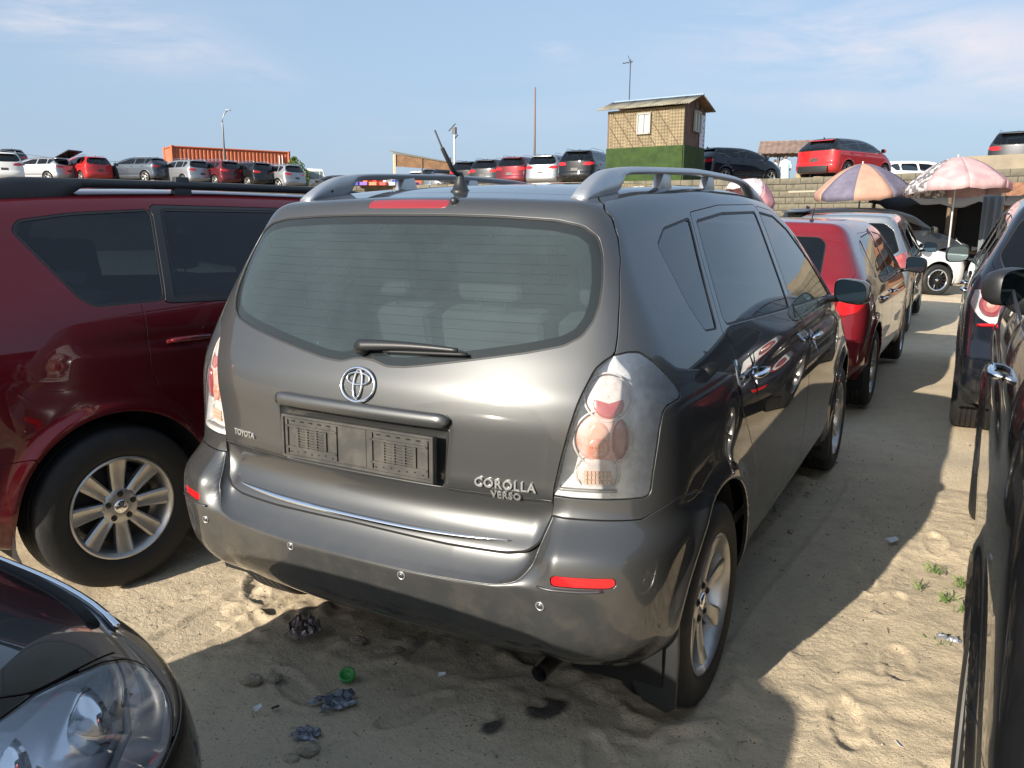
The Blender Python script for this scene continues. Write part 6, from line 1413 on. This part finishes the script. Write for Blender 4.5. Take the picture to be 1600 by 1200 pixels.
    # a stone chock and clods by the wheels of the red hatchback
# ---------------------------------------------------------------- cars on the upper yard
def build_far_cars():
    G = 'cars parked on the upper yard'; specs = {}
    Hc, zb = 1.73, 1.16
    tl = [(.50, .98), (.62, 1.10), (.85, 1.12), (1.25, 1.10), (1.22, 1.02), (.9, .96)]
    def proto(key, **k):
        t, B = car('sports_utility_car', 'x', (0, 0, 0), 0, 4.8, .95, k.pop('H', Hc), 'suv', P_BLACK, G, h=.075, lod=1, zb=k.pop('zb', zb), yw=(1.0, 3.75), tr=.37, rr=.25, arch=.43, tail=tl, wn=5, interior=False, plate=True, **k); specs[key] = t; return t
    proto('tall', rails=M_CHROME); proto('coupe', rails=None, slope=.55, H=1.68)
    _f0 = CarBuilder.finish
    def two(s, name='body_shell'):
        lo, hi = s.cur.cut(s.cur.V[:, 2] - 1.13); mks('upper_body', hi, P_TOP, s.root); s.cur = lo; return _f0(s, name)
    CarBuilder.finish = two; proto('twotone', rails=None, slope=.45, H=1.66); CarBuilder.finish = _f0
    b = MB(); b.box((0, .03, .42), (1.3, .10, .26)); b.build('rear_diffuser', M_TRIM, specs['twotone'], bevel=.03)
    tree(None); used = set()
    rows = [(14, 47, 62, 'tall', P_WHITE, 247, 'white car at the left edge of the upper yard'),
        (72, 55, 104, 'coupe', P_PEARL, 254, 'grey car with its dark tailgate raised, second from the left edge'),
        (140, 56, 80, 'tall', P_SCARLET, 252, 'bright red car between two grey ones above the dark red roof'),
        (222, 56, 100, 'coupe', P_SLATE, 253, 'slate coloured coupe-like car left of the orange container'),
        (290, 56, 84, 'tall', P_PEARL, 256, 'pale bronze car below the left end of the orange container'),
        (338, 56.5, 84, 'tall', P_MAROON, 257, 'maroon car below the middle of the orange container'),
        (387, 57, 84, 'tall', P_BLACK, 259, 'black car below the right half of the orange container'),
        (433, 57.5, 84, 'tall', P_PEARL, 262, 'pale grey car beside the green bush, last of its row'),
        (921, 41.0, 4, 'tall', P_BLACK, 240, 'black car partly hidden by the left side of the hut'),
        (869, 44.5, 4, 'tall', P_SILVER, 247, 'silver car second from the hut in the receding row'),
        (822, 46.5, 4, 'tall', P_MAROON, 250, 'dark red car third from the hut in the receding row'),
        (781, 48.5, 4, 'tall', P_CHARCOAL, 254, 'charcoal car fourth from the hut in the receding row'),
        (749, 50.5, 4, 'tall', P_BLACK, 257, 'black car fifth from the hut in the receding row'),
        (718, 54, 4, 'coupe', P_PEARL, 264, 'hazy pale car sixth from the hut in the receding row'),
        (694, 57, 4, 'coupe', P_SLATE, 268, 'small slate car seventh from the hut'),
        (672, 60, 4, 'coupe', P_WHITE, 272, 'white car under the right end of the low stall roof'),
        (1144, 38.5, -34, 'coupe', P_BLACK2, 235, 'blue-black coupe-like car right of the hut'),
        (1316, 34.0, -25, 'twotone', P_SCARLET, 221, 'large red car with a black roof on top of the wall'),
        (1432, 38, -60, 'coupe', P_WHITE, 252, 'white car mostly hidden between the two big umbrellas'),
        (1582, 33.5, -8, 'tall', P_CHARCOAL, 209, 'charcoal car with wide tail at the top right corner'),
        (24, 62, 70, 'coupe', P_SLATE, 243, 'dark car behind the white one at the left edge'),
        (524, 64, 88, 'coupe', P_CHARCOAL, 278, 'dark car roof seen beside the yellow truck')]
    zs_ = {}
    for (u, dep, yd, key, pm, vt, lb) in rows:
        src = specs[key]; o = copy_tree(src, None, {P_BLACK: pm}) if key in used else src
        if key not in used:
            used.add(key)
            for c in children(src):
                if c.data and c.data.materials and c.data.materials[0] == P_BLACK: c.material_slots[0].link = 'OBJECT'; c.material_slots[0].material = pm
                for c2 in children(c):
                    if c2.data and c2.data.materials and c2.data.materials[0] == P_BLACK: c2.material_slots[0].link = 'OBJECT'; c2.material_slots[0].material = pm
            first = src
        p = gp(u, dep); yw_ = R(yd); hd = Vector((-math.sin(yw_), math.cos(yw_), 0)); z = TZ
        hh = 1.77 if key == 'tall' else 1.68; z = 1.46 + (344 - vt) / 1275 * dep - hh - .02 * (u < 700)
        zs_[o.name] = (p.x, p.y, z)
        q = p - hd * 2.4; o.location = (q.x, q.y, z); o.rotation_euler = (0, 0, yw_ + random.uniform(-.02, .02)); o['label'] = lb; o['group'] = G; o['category'] = 'car'
        if u == 72:
            b = MB(); b.add([(-.6, .6, 1.62), (.6, .6, 1.62), (.62, -.55, 2.05), (-.62, -.55, 2.05), (-.6, .6, 1.66), (.6, .6, 1.66), (.6, -.5, 2.11), (-.6, -.5, 2.11)], [(3, 2, 1, 0), (4, 5, 6, 7), (0, 1, 5, 4), (2, 3, 7, 6), (1, 2, 6, 5), (3, 0, 4, 7)]); b.build('raised_tailgate', P_CHARCOAL, o)
    # the ground rises and falls under these cars: a bank through all their feet
    P = np.array(list(zs_.values())); gx, gy = np.meshgrid(np.linspace(-75, 30, 106), np.linspace(15, 90, 76), indexing='ij'); ed = np.array([[e_.x, e_.y] for e_ in EDGE])
    w_ = 1 / (((gx[..., None] - P[:, 0]) ** 2 + (gy[..., None] - P[:, 1]) ** 2) ** 1.5 + .3); zz = (w_ * P[:, 2]).sum(-1) / w_.sum(-1)
    de = np.full(gx.shape, 1e9); ins = np.zeros(gx.shape, bool)
    for a_, b_ in zip(ed[:-1], ed[1:]):
        d_ = b_ - a_; t_ = np.clip(((gx - a_[0]) * d_[0] + (gy - a_[1]) * d_[1]) / (d_ @ d_), 0, 1); de = np.minimum(de, np.hypot(gx - a_[0] - t_ * d_[0], gy - a_[1] - t_ * d_[1]))
    zz = TZ + (zz - TZ) * sstep(.8, 4.5, de) - .05
    V = np.stack([gx.ravel(), gy.ravel(), zz.ravel()], 1); ny = 76; i = (np.arange(105)[:, None] * ny + np.arange(75)[None]).ravel(); Q = np.stack([i, i + ny, i + ny + 1, i + 1], 1)
    c_ = V[Q].mean(1); right = np.ones(len(c_), bool)
    # keep only what lies behind the wall line
    xs = np.interp(np.arctan2(c_[:, 0] - CAM_LOC.x, c_[:, 1] - CAM_LOC.y), *(lambda A: (A[0][np.argsort(A[0])], A[1][np.argsort(A[0])]))((np.arctan2(ed[:, 0] - CAM_LOC.x, ed[:, 1] - CAM_LOC.y), np.hypot(ed[:, 0] - CAM_LOC.x, ed[:, 1] - CAM_LOC.y))))
    keep = np.hypot(c_[:, 0] - CAM_LOC.x, c_[:, 1] - CAM_LOC.y) > xs + 1.2
    tag(mk('upper_bank', V, Q[keep], M_DIRT, None, True), kind='structure')
P_TOP = paint('gloss black roof paint', (.008, .008, .009), .2, .3, .01)
# ---------------------------------------------------------------- litter
def crumple(name, loc, s, m, label, cat, seed, rz=0.):
    import bmesh
    rg = random.Random(seed); bm = bmesh.new(); bmesh.ops.create_icosphere(bm, subdivisions=4, radius=1)
    dirs = [Vector((rg.gauss(0, 1), rg.gauss(0, 1), rg.gauss(0, 1))).normalized() for _ in range(26)]
    for v in bm.verts:
        d = v.co.normalized(); r = min(.55 + .5 * rg_ for rg_ in [abs(d.dot(q) - (.35 + .04 * i % .5)) * 1.6 for i, q in enumerate(dirs)]); v.co = Vector((d.x * s[0], d.y * s[1], max(d.z, -.25) * s[2])) * (r * 1.6 + .12 * rg.random())
    me = bpy.data.meshes.new(name); bm.to_mesh(me); bm.free(); me.materials.append(m); o = bpy.data.objects.new(name, me); COL.objects.link(o); o.location = loc; o.rotation_euler = (0, 0, rz); return tag(o, label, cat)
def sheet(name, loc, sx, sy, hgt, m, label, cat, seed, rz=0.):
    """crumpled thin film with a torn outline"""
    n = 34; a = gnoise(n, n, 2.2, seed); b_ = gnoise(n, n, 1.1, seed + 50); ed_ = gnoise(n, n, 4, seed + 90); X, Y = np.meshgrid(np.linspace(-1, 1, n), np.linspace(-1, 1, n), indexing='ij')
    r = np.sqrt(X ** 2 + Y ** 2) + .22 * ed_; Z = hgt * (.5 + .55 * np.abs(a) + .18 * np.abs(b_)) * sstep(1.15, .6, r); V = np.stack([X.ravel() * sx + .1 * sx * b_.ravel(), Y.ravel() * sy + .1 * sy * a.ravel(), Z.ravel()], 1)
    i = (np.arange(n - 1)[:, None] * n + np.arange(n - 1)[None]).ravel(); Q = np.stack([i, i + n, i + n + 1, i + 1], 1); Q = Q[(r.ravel()[Q] < 1.0).all(1)]
    o = mk(name, V, Q, m, None, False); o.location = loc; o.rotation_euler = (0, 0, rz); return tag(o, label, cat)
def gz(u, v, z=.012): 
    d = (_f + _r2 * ((u - 800) / 1275.07) - _u2 * ((v - 600) / 1275.07)); t = (z - CAM_LOC.z) / d.z; return CAM_LOC + d * t
def build_litter():
    bagm = mat('shiny brown bag film', (.16, .12, .10), .22, .35, vary=(20, (.45, .38, .36), .5, .62)); clm = mat('packed earth', (.38, .31, .22), .95, bump=(90, 1.0, .006), vary=(25, (.22, .18, .13), .4, .6)); film = mat('clear crumpled film', (.13, .14, .16), .25, .1, vary=(25, (.34, .36, .42), .52, .66))
    sheet('plastic_bag', gz(470, 990, .010), .050, .060, .030, bagm, 'crumpled shiny brown plastic bag on sunlit sand left of the bumper', 'plastic bag', 3)
    sheet('plastic_film', gz(524, 1100, .010), .075, .050, .016, film, 'flat crumpled grey plastic film on shaded sand below the green cap', 'plastic film', 5, .9)
    sheet('plastic_film', gz(478, 1150, .010), .040, .030, .012, film, 'smaller scrap of grey film at the foot of the big one', 'plastic film', 9, .2)
    crumple('sand_clod', gz(395, 1062), (.035, .028, .014), clm, 'dark clump of packed sand at the shadow edge', 'clod', 12)
    crumple('sand_clod', gz(480, 1170), (.035, .03, .010), clm, 'rough clod at the bottom centre below the film scraps', 'clod', 14)
    crumple('sand_clod', gz(640, 1000), (.03, .022, .012), clm, 'clod of sand just under the bumper edge', 'clod', 15)
    gm = mat('green plastic cap', (.06, .30, .07), .35)
    b = MB(); b.lathe([(0, .022), (.003, .026), (.016, .027), (.018, .022), (.012, .018), (.004, .015), (.003, 0)], 22, 'z'); o = b.build('bottle_cap', gm, None, smooth=True); o.location = gz(543, 1058, .012); o.rotation_euler = (.35, .2, 0); tag(o, 'round green plastic cap lying on the shaded sand', 'bottle cap')
    wp = mat('white scrap', (.7, .7, .7), .6); rg = random.Random(4)
    for (u, v, lb) in ((403, 1108, 'small white paper scrap left of the grey film'), (690, 1056, 'tiny white scrap behind the bumper'), (1405, 1165, 'pale blue and white scrap at the lower right'), (1395, 845, 'pale torn scrap on sunlit sand by the weeds')):
        p = gz(u, v, .016); b = MB(); s = .012 if v > 900 else .03
        b.add([(-s, -s * .5, 0), (s, -s * .3, .004), (s * 1.2, s * .5, .010), (0, s * .2, .002), (-s * .9, s * .7, .008)], [(0, 1, 3), (1, 2, 3), (3, 2, 4), (0, 3, 4)]); o = b.build('paper_scrap', wp); o.location = p; o.rotation_euler = (0, 0, rg.random() * 6); tag(o, lb, 'scrap'); o.modifiers.new('th', 'SOLIDIFY').thickness = .001
    for k, (u, v, s_, lb) in enumerate(((560, 1000, .040, 'half buried clod just behind the bumper shadow'), (620, 1015, .030, 'small clod below the tow cover'), (430, 1060, .034, 'crusted clod left of the green cap'), (1000, 1080, .042, 'lump of pushed up sand by the mud flap'), (960, 1088, .026, 'small lump of sand left of the mud flap'), (455, 1185, .030, 'clod at the very bottom left of centre'), (1000, 1120, .022, 'stone sized clod below the mud flap'), (1235, 830, .024, 'dark clod on the shaded lane beside the sill'), (1262, 770, .020, 'smaller dark clod further along the shaded lane'))):
        crumple('sand_clod', gz(u, v, .006), (s_ * .8, s_ * .6, s_ * .32), clm, lb, 'clod', 30 + k, k * .7)
    blk_ = mat('black plastic scrap', (.02, .02, .022), .35); blu_ = mat('blue foil scrap', (.10, .22, .42), .3)
    for k, (u, v, sx, m_, lb) in enumerate(((1478, 1000, .05, film, 'dull grey plastic strip on sunlit sand below the weeds'), (430, 1106, .012, blk_, 'tiny black plastic scrap right of the white paper scrap'), (560, 985, .03, clm, 'crinkled dirty sack scrap just left of the bumper shadow'), (1410, 1162, .014, blu_, 'blue foil scrap at the lower right'), (1130, 1130, .012, blk_, 'black scrap on the shaded sand near the tyre'))):
        sheet('litter_scrap', gz(u, v, .008), sx, sx * .45, sx * .25, m_, lb, 'scrap', 70 + k, k * 1.3)
    # twigs, grit and dark bits: nobody could count them
    tw = MB()
    for i in range(1500):
        x, y = rg.uniform(-1.7, 2.0), rg.uniform(-.9, 4.5); s = rg.uniform(.0012, .0050) * (1.6 if rg.random() < .06 else 1); tw.box((x, y, .012 + rg.random() * .006), (s * rg.uniform(1, 3), s, s * .7), Euler((rg.random(), rg.random(), rg.random() * 6)).to_matrix())
    o = tw.build('grit_and_chips', mat('dark grit', (.09, .075, .06), .9, vary=(40, (.35, .3, .24), .45, .6))); o['kind'] = 'stuff'
    tw = MB()
    for i in range(90):
        x, y = rg.uniform(-1.4, 1.7), rg.uniform(-.7, 3.5); a = rg.random() * 6; L = rg.uniform(.015, .05); tw.tube([(x, y, .016), (x + L * math.cos(a), y + L * math.sin(a), .020)], .0014, 4)
    o = tw.build('twigs_and_straw', mat('dry twig', (.10, .075, .045), .9)); o['kind'] = 'stuff'
    gr = mat('weed green', (.10, .16, .035), .8); V = []; F = []
    for (u, v, n) in ((1462, 895, 46), (1480, 940, 34), (1500, 915, 30), (1470, 1010, 14), (1210, 800, 10), (1230, 775, 10), (1440, 920, 16), (1505, 955, 22)):
        c = gz(u, v, 0.005)
        for i in range(n):
            a = rg.random() * 6.28; r = rg.random() * .035; h_ = rg.uniform(.012, .05); l_ = rg.uniform(.01, .045); x, y = c.x + r * math.cos(a * 3), c.y + r * math.sin(a * 3); k = len(V); w_ = .0016
            V += [(x - w_ * math.sin(a), y + w_ * math.cos(a), .005), (x + w_ * math.sin(a), y - w_ * math.cos(a), .005), (x + l_ * .6 * math.cos(a) + w_ * .8, y + l_ * .6 * math.sin(a), h_ * .8), (x + l_ * math.cos(a), y + l_ * math.sin(a), h_)]; F.append((k, k + 1, k + 2)); F.append((k, k + 2, k + 3))
    o = mk('weeds', V, F, gr, None, False); o['kind'] = 'stuff'
import time as _t
_t0 = _t.time()
def lap(s): print('LAP', s, round(_t.time() - _t0, 1))
build_ground(); build_terrace(); lap('ground')
build_verso(); lap('grey car')
build_lane_cars(); lap('lane cars')
build_far_cars(); lap('far cars')
build_container(); build_hut(); build_yard(); build_truck(); build_bush(); build_market(); build_litter(); lap('rest')
